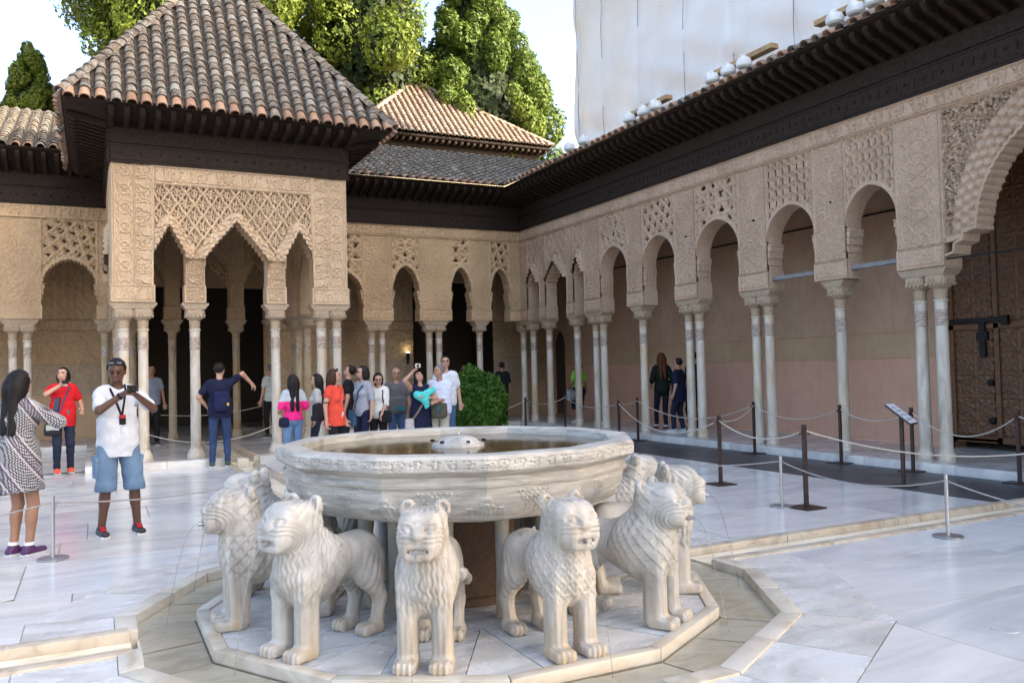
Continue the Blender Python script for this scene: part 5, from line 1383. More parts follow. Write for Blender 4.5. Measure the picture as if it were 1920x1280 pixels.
# ------------------------------------------------------------------ people
def ik(S, T, l1, l2, hint):
    S = np.array(S, float); T = np.array(T, float); d = T-S; L = np.linalg.norm(d); u = d/max(L, 1e-6); L = min(L, l1+l2-.008)
    a = (l1*l1-l2*l2+L*L)/(2*L); h = math.sqrt(max(l1*l1-a*a, 1e-6)); p = np.array(hint, float); p = p-u*(p@u); p /= max(np.linalg.norm(p), 1e-6)
    return S+u*a+p*h, S+u*L
def fabric(name, col, rough=.85, pattern=None, col2=(0, 0, 0), scale=20.0):
    key = 'cloth_'+name
    if key in _plain: return _plain[key]
    m, t, b = new_mat(key); v = texco(t); n = noise(t, v, 9, 5)
    c = ramp(t, n, [(.3, tuple(x*.82 for x in col)), (.7, tuple(min(1, x*1.08) for x in col))])
    if pattern == 'plaid':
        for ax, s in (('X', scale), ('Z', scale)):
            w = nd(t, 'ShaderNodeTexWave'); w.bands_direction = ax; w.inputs['Scale'].default_value = s*.35; t.links.new(v, w.inputs['Vector'])
            c = mixc(t, ramp(t, w.outputs['Fac'], [(.55, 0.0), (.75, .6)]), c, col2)
    elif pattern == 'stripe':
        w = nd(t, 'ShaderNodeTexWave'); w.bands_direction = 'Z'; w.inputs['Scale'].default_value = scale*.32; w.inputs['Distortion'].default_value = .6; t.links.new(v, w.inputs['Vector'])
        c = mixc(t, ramp(t, w.outputs['Fac'], [(.72, 0.0), (.85, .8)]), c, col2)
    elif pattern == 'geo':
        rt_ = nd(t, 'ShaderNodeMapping'); rt_.inputs['Rotation'].default_value = (.2, .75, .3); t.links.new(v, rt_.inputs[0])
        vo = nd(t, 'ShaderNodeTexVoronoi'); vo.inputs['Scale'].default_value = 56; vo.inputs['Randomness'].default_value = .0; t.links.new(rt_.outputs[0], vo.inputs['Vector'])
        c = mixc(t, ramp(t, vo.outputs['Distance'], [(.40, 0.0), (.48, 1.0)]), (.44, .425, .41), (.06, .055, .07))
        w = nd(t, 'ShaderNodeTexWave'); w.bands_direction = 'DIAGONAL'; w.inputs['Scale'].default_value = 1.35; w.inputs['Phase Offset'].default_value = 1.2; t.links.new(v, w.inputs['Vector'])
        c = mixc(t, ramp(t, w.outputs['Fac'], [(.80, 0.0), (.83, .9), (.90, .9), (.93, 0.0)]), c, (.10, .05, .085))
        c = mixc(t, ramp(t, w.outputs['Fac'], [(.60, 0.0), (.63, .75), (.74, .75), (.78, 0.0)]), c, (.50, .46, .45))
    elif pattern == 'check':
        ch = nd(t, 'ShaderNodeTexChecker'); ch.inputs['Scale'].default_value = scale; t.links.new(v, ch.inputs['Vector']); c = mixc(t, ch.outputs['Fac'], c, col2)
    elif pattern == 'denim':
        c = mixc(t, ramp(t, noise(t, v, 3, 3), [(.45, 0.0), (.7, .4)]), c, tuple(min(1, x*1.7+.03) for x in col))
    elif pattern == 'raglan':
        tc = nd(t, 'ShaderNodeTexCoord'); sp = nd(t, 'ShaderNodeSeparateXYZ'); t.links.new(tc.outputs['Object'], sp.inputs[0])
        c = mixc(t, ramp(t, sp.outputs['Z'], [(.0, 0.0), (1.0, 1.0)]), c, c) if False else c
        ma = nd(t, 'ShaderNodeMath', operation='GREATER_THAN'); t.links.new(sp.outputs['Z'], ma.inputs[0]); ma.inputs[1].default_value = 1.28
        c = mixc(t, ma.outputs[0], c, col2)
    t.links.new(c, b.inputs['Base Color']); b.inputs['Roughness'].default_value = rough; b.inputs['Specular IOR Level'].default_value = .25
    bump(t, b, noise(t, texco(t, 'Object', (1, 1, .6)), 14, 5, .6), .35, .02)
    _plain[key] = m; return m
def skinm(name, col):
    key = 'skin_'+name
    if key not in _plain:
        m, t, b = new_mat(key); v = texco(t); t.links.new(ramp(t, noise(t, v, 12, 4), [(.3, tuple(x*.88 for x in col)), (.7, tuple(min(1, x*1.06) for x in col))]), b.inputs['Base Color'])
        b.inputs['Roughness'].default_value = .5; b.inputs['Subsurface Weight'].default_value = .06; b.inputs['Subsurface Radius'].default_value = (.02, .008, .004); _plain[key] = m
    return _plain[key]
def hairm(name, col):
    key = 'hair_'+name
    if key not in _plain:
        m, t, b = new_mat(key); n = noise(t, texco(t, 'Object', (60, 60, 6)), 1.5, 4); t.links.new(ramp(t, n, [(.3, tuple(x*.6 for x in col)), (.7, tuple(x*1.5 for x in col))]), b.inputs['Base Color'])
        b.inputs['Roughness'].default_value = .5; b.inputs['Specular IOR Level'].default_value = .22; bump(t, b, n, .6, .01); _plain[key] = m
    return _plain[key]
SK = {'dark': (.105, .046, .024), 'tan': (.33, .17, .10), 'light': (.50, .28, .19), 'mid': (.40, .21, .135), 'fair': (.52, .29, .20)}
HC = {'black': (.010, .008, .008), 'brown': (.045, .018, .009), 'red': (.10, .028, .010), 'grey': (.17, .16, .155)}
def rot_head(yaw, pitch):
    cy, sy, cp, sp = math.cos(yaw), math.sin(yaw), math.cos(pitch), math.sin(pitch)
    A = np.array([[cy, -sy, 0], [sy, cy, 0], [0, 0, 1]]); B = np.array([[1, 0, 0], [0, cp, -sp], [0, sp, cp]]); return A@B
NECK = np.array([0, -.005, 1.53])
def ecyl(P, a, b, z0, z1):
    q = (np.sqrt((P[..., 0]/a)**2+(P[..., 1]/b)**2)-1)*min(a, b); zc = np.abs(P[..., 2]-(z0+z1)/2)-(z1-z0)/2
    return np.maximum(q, zc)
def person(label, loc, face, H, skin='light', hair=('short', 'black'), top=None, bottom=None, shoes=(.03, .03, .035), rh=(.27, .03, .84), lh=(-.27, .03, .84), rel=None, lel=None,
           yaw=0.0, pitch=0.0, feet=((-.10, .02), (.10, .02)), female=False, res=.0205, build=1.0, extras=(), group='visitors in the court', z0=0.0, socks=None):
    root = empty('person', (loc[0], loc[1], z0), rad(face)-math.pi/2); s = H/1.75; root.scale = (s, s, s); tag(root, label, 'person', group)
    top = top or {}; bottom = bottom or {}
    w = build; fs = .92 if female else 1.0
    SR = np.array([.164*fs*w, -.005, 1.415]); SL = SR*np.array([-1, 1, 1])
    ER, HR = ik(SR, rh, .285, .25, rel or (.35, -.6, -.6)); EL, HL = ik(SL, lh, .285, .25, lel or (-.35, -.6, -.6))
    KN = []; AN = []
    for sx, (fx, fy) in zip((-1, 1), feet):
        k, a = ik((.092*sx, 0, .92), (fx, fy, .075), .44, .415, (0, 1, 0)); KN.append(k); AN.append(a)
    hipc = [(-.092, 0, .92), (.092, 0, .92)]
    Rh = rot_head(yaw, pitch)
    def torso(P, inf):
        d = ell(P, (0, -.004, 1.295), (.158*w*fs+inf, .100*w+inf, .175+inf))
        d = smin(d, ell(P, (0, .008*w, 1.08), ((.128 if female else .146)*w+inf, .100*w+inf, .18)), .07)
        d = smin(d, ell(P, (0, -.008, .935), (.158*w+inf, .118*w+inf, .125+inf)), .07)
        d = smin(d, rc(P, SL*np.array([.72, 1, 1.012]), SR*np.array([.72, 1, 1.012]), .050+inf*.8), .06)
        if female:
            Q = P.copy(); Q[..., 0] = np.abs(Q[..., 0]); d = smin(d, ell(Q, (.068, .082, 1.275), (.066+inf*.5, .058+inf*.5, .062)), .04)
        return d
    def arm(P, S, E, Hn, f, inf):
        """f: 0..2, one per bone"""
        d = rc(P, S, S+(E-S)*min(f, 1), .049*w+inf, .049*w+(.041-.049)*min(f, 1)+inf*1.3)
        if f > 1: d = smin(d, rc(P, E, E+(Hn-E)*(f-1), .041+inf, .041-.012*(f-1)+inf), .015)
        return d
    def legs(P, f, inf, flare=0.0, calf=False):
        d = None
        for i in range(2):
            h0, k, a = np.array(hipc[i]), KN[i], AN[i]
            q = rc(P, h0, h0+(k-h0)*min(f, 1), .083*w+inf, .083*w+(.056-.083)*min(f, 1)+inf+flare)
            if f > 1:
                q = smin(q, rc(P, k, k+(a-k)*(f-1), .056+inf+flare, .056+(.040-.056)*(f-1)+inf+flare), .02)
                if calf: q = smin(q, ell(P, k+(a-k)*.3+np.array([0, -.018, 0]), (.048, .048, .10)), .03)
            d = q if d is None else np.minimum(d, q)
        return d
    def headsdf(P):
        q = (P-NECK)@Rh+NECK; Q = q.copy(); Q[..., 0] = np.abs(Q[..., 0])
        d = ell(Q, (0, .005, 1.665), (.077, .094, .100)); d = smin(d, ell(Q, (0, .035, 1.600), (.056, .062, .062)), .04)
        d = smin(d, rc(Q, (0, .094, 1.66), (0, .116, 1.628), .009, .014), .018); d = smin(d, ell(Q, (0, .078, 1.582), (.030, .022, .018)), .02)
        d = smin(d, ell(Q, (.079, .000, 1.638), (.010, .022, .032)), .008); d = smax(d, -ell(Q, (.034, .106, 1.657), (.020, .018, .011)), .012)
        d = smin(d, ell(Q, (0, .095, 1.597), (.026, .012, .010)), .012); return d
    # ---- body, one continuous surface
    pts = np.array([SR, SL, ER, EL, HR, HL, *KN, *AN, (0, .12, 1.8), (0, -.12, .0)]); lo = pts.min(0)-.16; hi = pts.max(0)+.16; lo[2] = .03; hi[2] = max(hi[2], 1.86)
    P = grid(lo, hi, res)
    d = torso(P, -.014); d = smin(d, rc(P, (0, -.01, 1.44), NECK+(Rh@np.array([0, .005, .06])), .056*fs, .050*fs), .03)
    d = smin(d, arm(P, SR, ER, HR, 2, 0), .03); d = smin(d, arm(P, SL, EL, HL, 2, 0), .03); bare = (not bottom) or bottom.get('len', 1.93) < 1.5
    d = smin(d, legs(P, 2, -.004 if bare else -.018, calf=bare), .03); d = smin(d, headsdf(P), .02)
    V, F = nets(d, lo, res)
    if res > .0125:    # refine the head and keep one surface
        pass
    allV = [V]; allF = [F]; nb = len(V)
    def hand(Wr, E, side, curl=.7):
        Wr = np.array(Wr); u = Wr-np.array(E); u /= np.linalg.norm(u); hv = np.array([0, .6, -.8]) if u[2] < -.5 else np.array([-side*.6, .2, -.4])
        n = hv-u*(hv@u); n /= np.linalg.norm(n); sd = np.cross(u, n); h = max(.0065, res*.5); lo2 = Wr-.15+u*.05; g = grid(lo2, Wr+.15+u*.05, h)
        B = np.stack([sd, u, n], 1); q = rbox(g, Wr+u*.045, (.038, .052, .015), .013, B)
        q = smin(q, rc(g, Wr-u*.03, Wr+u*.02, .029, .027), .02)
        for i in range(4):
            b0 = Wr+u*.09+sd*(-.030+.020*i); L = (.068, .080, .074, .056)[i]; m1 = b0+(u*math.cos(curl*.6)+n*math.sin(curl*.6))*L*.55; e1 = m1+(u*math.cos(curl*1.7)+n*math.sin(curl*1.7))*L*.5
            q = smin(q, np.minimum(rc(g, b0-u*.015, m1, .0098, .009), rc(g, m1, e1, .009, .0078)), .006)
        tb = Wr+u*.03-sd*.032*1; tm = tb+(u*.6-sd*.6+n*.5)*.045; te = tm+(u*.85+n*.5)*.032
        q = smin(q, np.minimum(rc(g, tb, tm, .014, .011), rc(g, tm, te, .011, .009)), .008); return nets(q, lo2, h)
    for Wr, E, sd in ((HR, ER, 1), (HL, EL, -1)):
        v2, f2 = hand(Wr, E, sd); allV.append(v2); allF.append(f2+nb); nb += len(v2)
    body = mesh('body', np.concatenate(allV), np.concatenate(allF).astype(np.int32), skinm(skin, SK[skin]), root, True)
    def hp(p): return tuple(NECK+Rh@(np.array(p)-NECK))
    # ---- face
    m = MB()
    for sx in (-1, 1):
        c_ = hp((sx*.033, .094, 1.658)); m.lathe([(.0001, -.006), (.010, -.004), (.012, 0), (.010, .004), (.0001, .006)], 8, c_)
    m.build('eyes', plain('eye_dark', (.02, .014, .012), .25, bmp=0), root, True)
    m = MB()
    for sx in (-1, 1): m.tube([hp((sx*.014, .103, 1.676)), hp((sx*.034, .100, 1.682)), hp((sx*.056, .084, 1.676))], [.004, .005, .003], 6)
    m.build('eyebrows', hairm(hair[1], HC[hair[1]]), root)
    m = MB(); m.tube([hp((-.022, .098, 1.598)), hp((0, .108, 1.600)), hp((.022, .098, 1.598))], [.003, .007, .003], 6); m.build('lips', plain('lip', (.30, .10, .085), .5, bmp=0), root)
    # ---- hair
    hr = min(max(res, .0115), .0165)
    st = hair[0]; g = grid((-.22, -.30, 1.05 if st in ('long', 'bob') else 1.48), (.22, .25, 1.90), hr); q = (g-NECK)@Rh+NECK; Qa = q.copy(); Qa[..., 0] = np.abs(Qa[..., 0])
    d = ell(q, (0, -.012, 1.680), (.089, .104, .100))
    if st in ('bob', 'long'): d = smin(d, ell(Qa, (.055, -.035, 1.60), (.050, .075, .12 if st == 'long' else .10)), .04); d = smin(d, ell(q, (0, -.06, 1.60), (.085, .055, .11)), .04)
    face_ = np.maximum(np.maximum(.028-q[..., 1], q[..., 2]-1.722), np.abs(q[..., 0])-(.068 if st in ('bob', 'long') else .20)); d = smax(d, -face_, .012)
    if st == 'short': d = smax(d, np.maximum(1.60-q[..., 2]+np.maximum(q[..., 1]+.02, 0)*1.2, -1), .01)
    if st == 'bald': d = smax(d, -ell(q, (0, .03, 1.76), (.07, .075, .05)), .01)
    if st == 'long':
        zb = hair[2] if len(hair) > 2 else 1.28; Ga = g.copy(); Ga[..., 0] = np.abs(Ga[..., 0])
        d = smin(d, rc(Ga, (.035, -.060, 1.60), (.050, -.125, zb), .062, .035), .05)
    hV, hF = nets(d, (-.22, -.30, 1.05 if st in ('long', 'bob') else 1.48), hr)
    nn = vnormals(hV, hF); an = np.arctan2(hV[:, 0], hV[:, 1]); hV = hV+nn*(.0035*np.sin(an*34+hV[:, 2]*14))[:, None].astype(np.float32)
    mesh('hair', hV, hF, hairm(hair[1], HC[hair[1]]), root, True)
    # ---- top
    def wrinkle(V, F, amp):
        n = vnormals(V, F); x, y, z = V.T; k = amp*(np.sin(z*46+x*22+np.sin(x*31)*1.4)*.5+np.sin(z*27-y*33+x*9)*.5); return V+n*k[:, None].astype(np.float32)
    tsdf = None
    if top:
        inf = top.get('inf', .014); sl_ = top.get('sleeve', .55); hem = top.get('hem', .88)
        def tsdf(P):
            d = torso(P, inf)
            if sl_ > 0: si = min(inf, .020)*.9; d = smin(d, arm(P, SR, ER, HR, sl_, si), .03); d = smin(d, arm(P, SL, EL, HL, sl_, si), .03)
            if not female: d = smin(d, ecyl(P, .168*w+inf, .124*w+inf, hem-.06, 1.16), .05)
            if top.get('skirt'):
                zb, r0 = top['skirt']; d = smin(d, rc(P, (0, -.005, 1.0), (0, -.005, zb), .145*w+inf, r0), .06)
            d = smax(d, top.get('hem', .88)+.0-P[..., 2]+top.get('slant', 0)*P[..., 0], .008)
            nk = ell(P, (0, .035, 1.525), (.082, .085, .075)); d = smax(d, -nk, .01)
            if sl_ <= 0:
                for S_ in (SR, SL): d = smax(d, -(np.sqrt(((P-S_*np.array([1.25, 1, .985]))**2).sum(-1))-.075), .01)
            return d
        pts = np.array([SR, SL, ER, EL, HR, HL]) if sl_ > 1 else np.array([SR, SL, SR+(ER-SR)*max(sl_, .1), SL+(EL-SL)*max(sl_, .1)])
        lo = np.minimum(pts.min(0)-.11, (-.27*w, -.22*w, hem-.04)); hi = np.maximum(pts.max(0)+.11, (.27*w, .25*w, 1.54)); P = grid(lo, hi, res); V, F = nets(tsdf(P), lo, res); V = wrinkle(V, F, top.get('wr', .004))
        mesh(top.get('name', 'shirt'), V, F, top['mat'], root, True)
    if bottom:
        f = bottom.get('len', 1.93); inf = bottom.get('inf', .012)
        lo = np.array([-.36, -.32, .02]); hi = np.array([.36, .36, 1.08]); pts = np.array([*KN, *AN]); lo = np.minimum(lo, pts.min(0)-.13); hi = np.maximum(hi, pts.max(0)+.13); hi[2] = 1.08; lo[2] = .03; P = grid(lo, hi, res)
        d = ell(P, (0, -.008, .945), (.160*w+inf, .120*w+inf, .125)); d = smin(d, legs(P, f, inf, bottom.get('flare', 0)), .045); d = smax(d, P[..., 2]-1.02, .01)
        if f <= 1.3:
            zc = np.array(KN)[:, 2].mean()-(f-1)*.40; d = smax(d, zc-P[..., 2], .006)
        V, F = nets(d, lo, res); V = wrinkle(V, F, .0045); mesh(bottom.get('name', 'trousers'), V, F, bottom['mat'], root, True)
    for sx, a in zip((-1, 1), AN):
        sr = max(.011, res*.85); g = grid((a[0]-.08, a[1]-.12, -.005), (a[0]+.08, a[1]+.24, .15), sr); yo = math.radians(8)*sx
        d = rbox(g, (a[0], a[1]+.055, .032), (.044, .130, .032), .028); d = smin(d, ell(g, (a[0], a[1]+.0, .075), (.045, .06, .04)), .03); d = np.maximum(d, .002-g[..., 2]); d = smax(d, g[..., 2]-.115, .01)
        V, F = nets(d, (a[0]-.08, a[1]-.12, -.005), sr); sh = mesh('shoe', V, F, plain('shoe_%.2f_%.2f_%.2f' % shoes, shoes, .6, var=.1), root, True)
        MB().box((a[0], a[1]+.055, .0125), (.043, .126, .0125)).build('sole', plain('sole_white', (.62, .61, .60), .7), sh, False, .008)
        if socks: MB().lathe([(.047, .10), (.046, .13)], 12, (a[0], a[1]-.0, 0)).build('sock', plain('white_sock', (.75, .75, .75), .9), sh)
    return dict(root=root, HR=HR, HL=HL, ER=ER, EL=EL, SR=SR, SL=SL, hp=hp, tsdf=tsdf, AN=AN)
def strap(pr, pts, mat, w=.016, name='strap', th=.004):
    m = MB(); m.tube(pts, w*.5, 6); return m.build(name, mat, pr['root'], True)
def on_front(pr, x, z, off=.006, back=False):
    """point on the surface of the garment at x, z"""
    ys = np.linspace(.35, -.05, 200, dtype=np.float32)*(-1 if back else 1); P = np.stack([np.full(200, x), ys, np.full(200, z)], 1).astype(np.float32); d = pr['tsdf'](P[None])[0]
    i = np.argmax(d < 0); y_ = ys[i] if (d < 0).any() else 0.1*(-1 if back else 1); return (x, float(y_)+(off if not back else -off), z)
def path_front(pr, a, b, n=9, off=.008, back=False):
    return [on_front(pr, a[0]+(b[0]-a[0])*i/(n-1), a[1]+(b[1]-a[1])*i/(n-1), off, back) for i in range(n)]
def glasses(pr, mat):
    m = MB()
    for sx in (-1, 1): m.tube([pr['hp']((sx*.033+.023*math.cos(a), .112-.01*abs(math.cos(a)), 1.656+.015*math.sin(a))) for a in [i*.628 for i in range(11)]], .0022, 5, False)
    m.tube([pr['hp']((-.010, .117, 1.66)), pr['hp']((.010, .117, 1.66))], .0022, 5)
    for sx in (-1, 1): m.tube([pr['hp']((sx*.056, .10, 1.66)), pr['hp']((sx*.082, .0, 1.655))], .0022, 5)
    return m.build('glasses', mat, pr['root'])
def camera_obj(pr, c, lens=(0, 1, 0), mat=None, size=(.052, .018, .034), lab='compact black camera held up by a visitor'):
    """a camera is a thing of its own, held in the hand"""
    r = empty('camera', (0, 0, 0)); M_ = pr['root'].matrix_basis; r.location = M_ @ Vector(c); r.rotation_euler = pr['root'].rotation_euler; r.scale = pr['root'].scale
    MB().box((0, 0, 0), size).build('camera_body', mat or M_IRON, r, False, .005)
    m = MB(); m.lathe([(.024, 0), (.024, .014), (.021, .018), (.019, .018), (.016, .012)], 16); o = m.build('lens', M_IRON, r, True); o.rotation_euler = (-math.pi/2, 0, 0); o.location = (0, size[1], 0)
    MB().box((.02, 0, size[2]+.003), (.008, .008, .004)).build('shutter_button', M_STEEL, r); tag(r, lab, 'camera'); return r
def bag(pr, c, h, mat, name='bag', lab='', r=.03, flap=None):
    root = pr['root']; b = empty(name, root.matrix_basis @ Vector(c)); b.rotation_euler = root.rotation_euler; b.scale = root.scale
    g = grid(tuple(-x-.03 for x in h), tuple(x+.03 for x in h), .017); d = rbox(g, (0, 0, 0), h, min(r, min(h)*.95)); d = smin(d, ell(g, (0, 0, -h[2]*.3), (h[0]*1.02, h[1]*1.15, h[2]*.7)), .03); V, F = nets(d, tuple(-x-.03 for x in h), .017)
    mesh('bag_body', V, F, mat, b, True)
    if flap: MB().box((0, h[1]*.9, h[2]*.35), (h[0]*.8, .012, h[2]*.45)).build('pocket', flap, b, False, .006)
    m = MB(); m.tube([(-h[0]*.8, 0, h[2]*.9), (0, .01, h[2]*1.05), (h[0]*.8, 0, h[2]*.9)], .008, 6); m.build('zip', M_IRON, b)
    tag(b, lab, 'bag'); return b
def text_on(pr, body, x, z, size, mat, name='printed_text', align='CENTER', extrude=.0):
    cu = bpy.data.curves.new('t', 'FONT'); cu.body = body; cu.size = size; cu.align_x = align; cu.align_y = 'CENTER'
    ob = bpy.data.objects.new('t', cu); COL.objects.link(ob); dg = bpy.context.evaluated_depsgraph_get(); me = bpy.data.meshes.new_from_object(ob.evaluated_get(dg)); COL.objects.unlink(ob); bpy.data.objects.remove(ob)
    me.name = 'text'; V = np.array([v.co[:] for v in me.vertices])
    X = x-V[:, 0]; Z = z+V[:, 1]; ys = np.linspace(.32, -.02, 120, dtype=np.float32); P = np.stack([np.repeat(X[:, None], 120, 1), np.repeat(ys[None], len(X), 0), np.repeat(Z[:, None], 120, 1)], -1).astype(np.float32)
    d = pr['tsdf'](P) < 0; Y = ys[np.argmax(d, 1)]+.008
    for v, a, b, c in zip(me.vertices, X, Y, Z): v.co = (a, b, c)
    return link(name, me, mat, pr['root'])

DEN = fabric('denim', (.055, .10, .20), .9, 'denim'); DEN2 = fabric('dark_denim', (.018, .024, .045), .9); DEN3 = fabric('pale_denim', (.12, .22, .38), .9, 'denim'); BLK = fabric('black', (.012, .012, .014)); NAVY = fabric('navy', (.010, .013, .040)); WHT = fabric('white', (.60, .61, .64)); GREYT = fabric('grey', (.33, .34, .38))
# --- man in white shirt taking a picture
p = person('man in white short sleeved shirt and blue cargo shorts photographing with a compact camera', (-2.14, 3.86), -78, 1.77, 'dark', ('short', 'black'), dict(mat=WHT, sleeve=.72, hem=.78, inf=.028, wr=.006), dict(mat=fabric('shorts', (.13, .20, .29), .9, 'denim'), len=1.10, inf=.022, flare=.022, name='shorts'),
           (.02, .02, .023), (.035, .30, 1.40), (-.115, .30, 1.385), (.75, .05, -.75), (-.8, .05, -.72), -.35, -.36, ((-.17, .03), (.16, .0)), res=.0115, build=.96)
camera_obj(p, (-.045, .395, 1.465), lab='compact black camera held by the man in the white shirt')
strap(p, [(.07, .02, 1.50)]+path_front(p, (.085, 1.46), (-.005, 1.20)), BLK, .022, 'neck_strap'); strap(p, [(-.06, .03, 1.50)]+path_front(p, (-.055, 1.46), (-.012, 1.20)), BLK, .022, 'neck_strap')
c_ = on_front(p, -.008, 1.15, .014); MB().box(c_, (.030, .014, .045)).build('camera_case', BLK, p['root'], False, .008); MB().box((c_[0], c_[1]+.002, 1.185), (.029, .015, .018)).build('case_flap', fabric('red_flap', (.42, .03, .035)), p['root'], False, .006)
c_ = on_front(p, -.115, 1.215, .003); MB().box(c_, (.030, .003, .014)).build('green_sticker', fabric('green_sticker', (.25, .55, .08)), p['root']); MB().box(on_front(p, -.10, 1.22, .000), (.058, .004, .055)).build('shirt_pocket', WHT, p['root'], False, .003)
m = MB(); m.tube(path_front(p, (0, 1.42), (0, .82), 14, .003), .009, 5); m.build('placket', WHT, p['root'])
m = MB()
for sx in (-1, 1): m.box(p['hp']((sx*.036, .062, 1.752)), (.026, .010, .014), Matrix.Rotation(.5, 3, 'X'))
m.build('sunglasses', plain('sunglass', (.03, .03, .035), .08, bmp=0), p['root'], False, .006)
for Wv, El in ((p['HR'], p['ER']),): m = MB(); q = Wv+(El-Wv)*.12; u_ = (Wv-El)/np.linalg.norm(Wv-El); m.tube([tuple(q), tuple(q+u_*.025)], .036, 10); m.build('watch', BLK, p['root'])
for sx, a in zip((-1, 1), p['AN']): m = MB(); m.box((a[0], a[1]+.075, .080), (.024, .048, .010), Matrix.Rotation(-.32, 3, 'X')); m.build('laces', fabric('red_lace', (.45, .02, .025)), p['root'], False, .004)
for sx in (-1, 1):
    MB().box((sx*.205, -.005, .66), (.020, .075, .085)).build('cargo_pocket', fabric('shorts', (0, 0, 0)), p['root'], False, .012); MB().box((sx*.213, -.005, .765), (.018, .08, .025)).build('pocket_flap', fabric('shorts', (0, 0, 0)), p['root'], False, .008)
# --- woman in patterned dress, from behind
p = person('woman with long black hair in black and white patterned dress holding up a phone', (-2.97, 3.24), 46, 1.66, 'tan', ('long', 'black', 1.18), dict(mat=fabric('geo', (.5, .5, .5), .9, 'geo'), sleeve=1.45, hem=.60, inf=.028, skirt=(.52, .235), wr=.005, name='dress', slant=.12), None,
           (.075, .022, .085), (.14, .26, 1.33), (-.05, .27, 1.33), (.9, .1, -.5), (-.9, -.1, -.5), .0, -.1, ((-.075, .0), (.085, .03)), True, .012, 1.03, socks=True)
ph = empty('phone', p['root'].matrix_basis @ Vector((.05, .40, 1.42))); ph.rotation_euler = (rad(-14), 0, p['root'].rotation_euler.z); tag(ph, 'black phone held by the woman in the patterned dress', 'phone')
MB().box((0, 0, 0), (.036, .005, .070)).build('phone_body', M_IRON, ph, False, .006); MB().box((0, -.0055, 0), (.032, .001, .062)).build('screen', plain('phone_glass', (.02, .02, .025), .1, bmp=0), ph)
# --- visitor in red football shirt
RED = fabric('red_jersey', (.55, .012, .018))
p = person('visitor in red football shirt and dark jeans with red shoes holding a camera', (-2.83, 10.48), -82, 1.76, 'light', ('bob', 'black'), dict(mat=RED, sleeve=.62, hem=.78, inf=.026, wr=.005), dict(mat=DEN2, len=1.93), (.75, .075, .03), (.06, .27, 1.47), (-.27, .16, 1.06), (.9, .1, -.6), None, -.45, .12, ((-.11, .0), (.10, .05)), False, .0155)
camera_obj(p, (.0, .36, 1.525), size=(.055, .016, .022), lab='slim black camera held by the visitor in red')
GOLD = fabric('gold_print', (.80, .55, .06)); text_on(p, 'Standard', .0, 1.185, .062, GOLD); text_on(p, 'Chartered', .0, 1.135, .062, GOLD)
MB().box(on_front(p, -.08, 1.31, .004), (.016, .003, .022)).build('crest', GOLD, p['root'], False, .004); MB().box(on_front(p, .085, 1.30, .004), (.018, .003, .010)).build('maker_mark', GOLD, p['root'], False, .003)
m = MB(); m.tube([(.07*math.cos(a), .03+.065*math.sin(a), 1.475-.012*math.sin(a)) for a in [i*.524 for i in range(13)]], .010, 6); m.build('collar', WHT, p['root'])
PUR = fabric('purple_strap', (.09, .05, .11)); strap(p, [(-.08, .0, 1.49)]+path_front(p, (-.09, 1.44), (.13, .86), 14, .012), PUR, .036, 'bag_strap')
bag(p, (.17, .13, .74), (.12, .035, .10), fabric('navy_bag', (.018, .02, .03)), 'shoulder_bag', 'dark shoulder bag with pale band hanging from the visitor in red', flap=fabric('pale_band', (.40, .42, .38)))
strap(p, path_front(p, (-.06, 1.44), (-.055, 1.06), 9, .010), PUR, .006, 'lanyard'); MB().box(on_front(p, -.055, 1.02, .012), (.026, .004, .042)).build('audio_guide', fabric('teal', (.02, .14, .17)), p['root'], False, .004)
# --- man with backpack pointing
p = person('man in navy t-shirt and blue jeans with small backpack pointing right, seen from behind', (-.40, 9.72), 83, 1.78, 'light', ('short', 'black'), dict(mat=NAVY, sleeve=.62, hem=.84, inf=.020), dict(mat=fabric('blue_denim', (.026, .046, .115), .9, 'denim'), len=1.93, inf=.008), (.03, .055, .045), (.53, .18, 1.40), (-.20, .12, 1.02), (.3, .1, .9), (-1, -.3, -.2), -.45, .05, ((-.13, .0), (.12, .02)), False, .0155)
bag(p, (.03, -.20, 1.12), (.125, .055, .17), fabric('navy_pack', (.012, .016, .060)), 'backpack', 'navy backpack on the back of the pointing man', .05)
MB().box((.13, -.275, 1.07), (.016, .004, .022)).build('printed_mark', GOLD, p['root']); 
for sx in (-1, 1): strap(p, path_front(p, (sx*.10, 1.42), (sx*.12, 1.10), 8, .012, True), NAVY, .03, 'pack_strap')
# --- group behind the basin
p = person('girl with long black hair in pink and grey top and jeans, seen from behind', (.56, 8.3), 96, 1.55, 'light', ('long', 'black', 1.12), dict(mat=fabric('pink', (.80, .025, .22), .85, 'raglan', (.42, .47, .50)), sleeve=.9, hem=.93, inf=.030, wr=.008), dict(mat=DEN3, len=1.93), (.05, .05, .06), (.20, .20, 1.10), (-.20, .2, 1.10), None, None, 0, .0, female=True)
strap(p, path_front(p, (.09, 1.42), (-.16, .98), 10, .014, True), DEN2, .018, 'bag_strap'); bag(p, (-.20, -.09, .90), (.09, .05, .085), NAVY, 'handbag', 'small navy handbag at the hip of the girl in pink')
CORAL = fabric('coral', (.72, .075, .045))
p = person('woman in coral top with brown hair and sunglasses on her head, smiling to the right', (1.07, 7.6), -48, 1.62, 'fair', ('long', 'brown', 1.26), dict(mat=CORAL, sleeve=.30, hem=.80, inf=.022, skirt=(.84, .19)), dict(mat=BLK, len=1.93), (.03, .03, .03), (.27, .0, .80), (-.26, .05, .82), yaw=.62, pitch=.03, female=True, res=.0165, build=1.06)
m = MB()
for sx in (-1, 1): m.box(p['hp']((sx*.034, .055, 1.765)), (.025, .010, .013), Matrix.Rotation(.6, 3, 'X'))
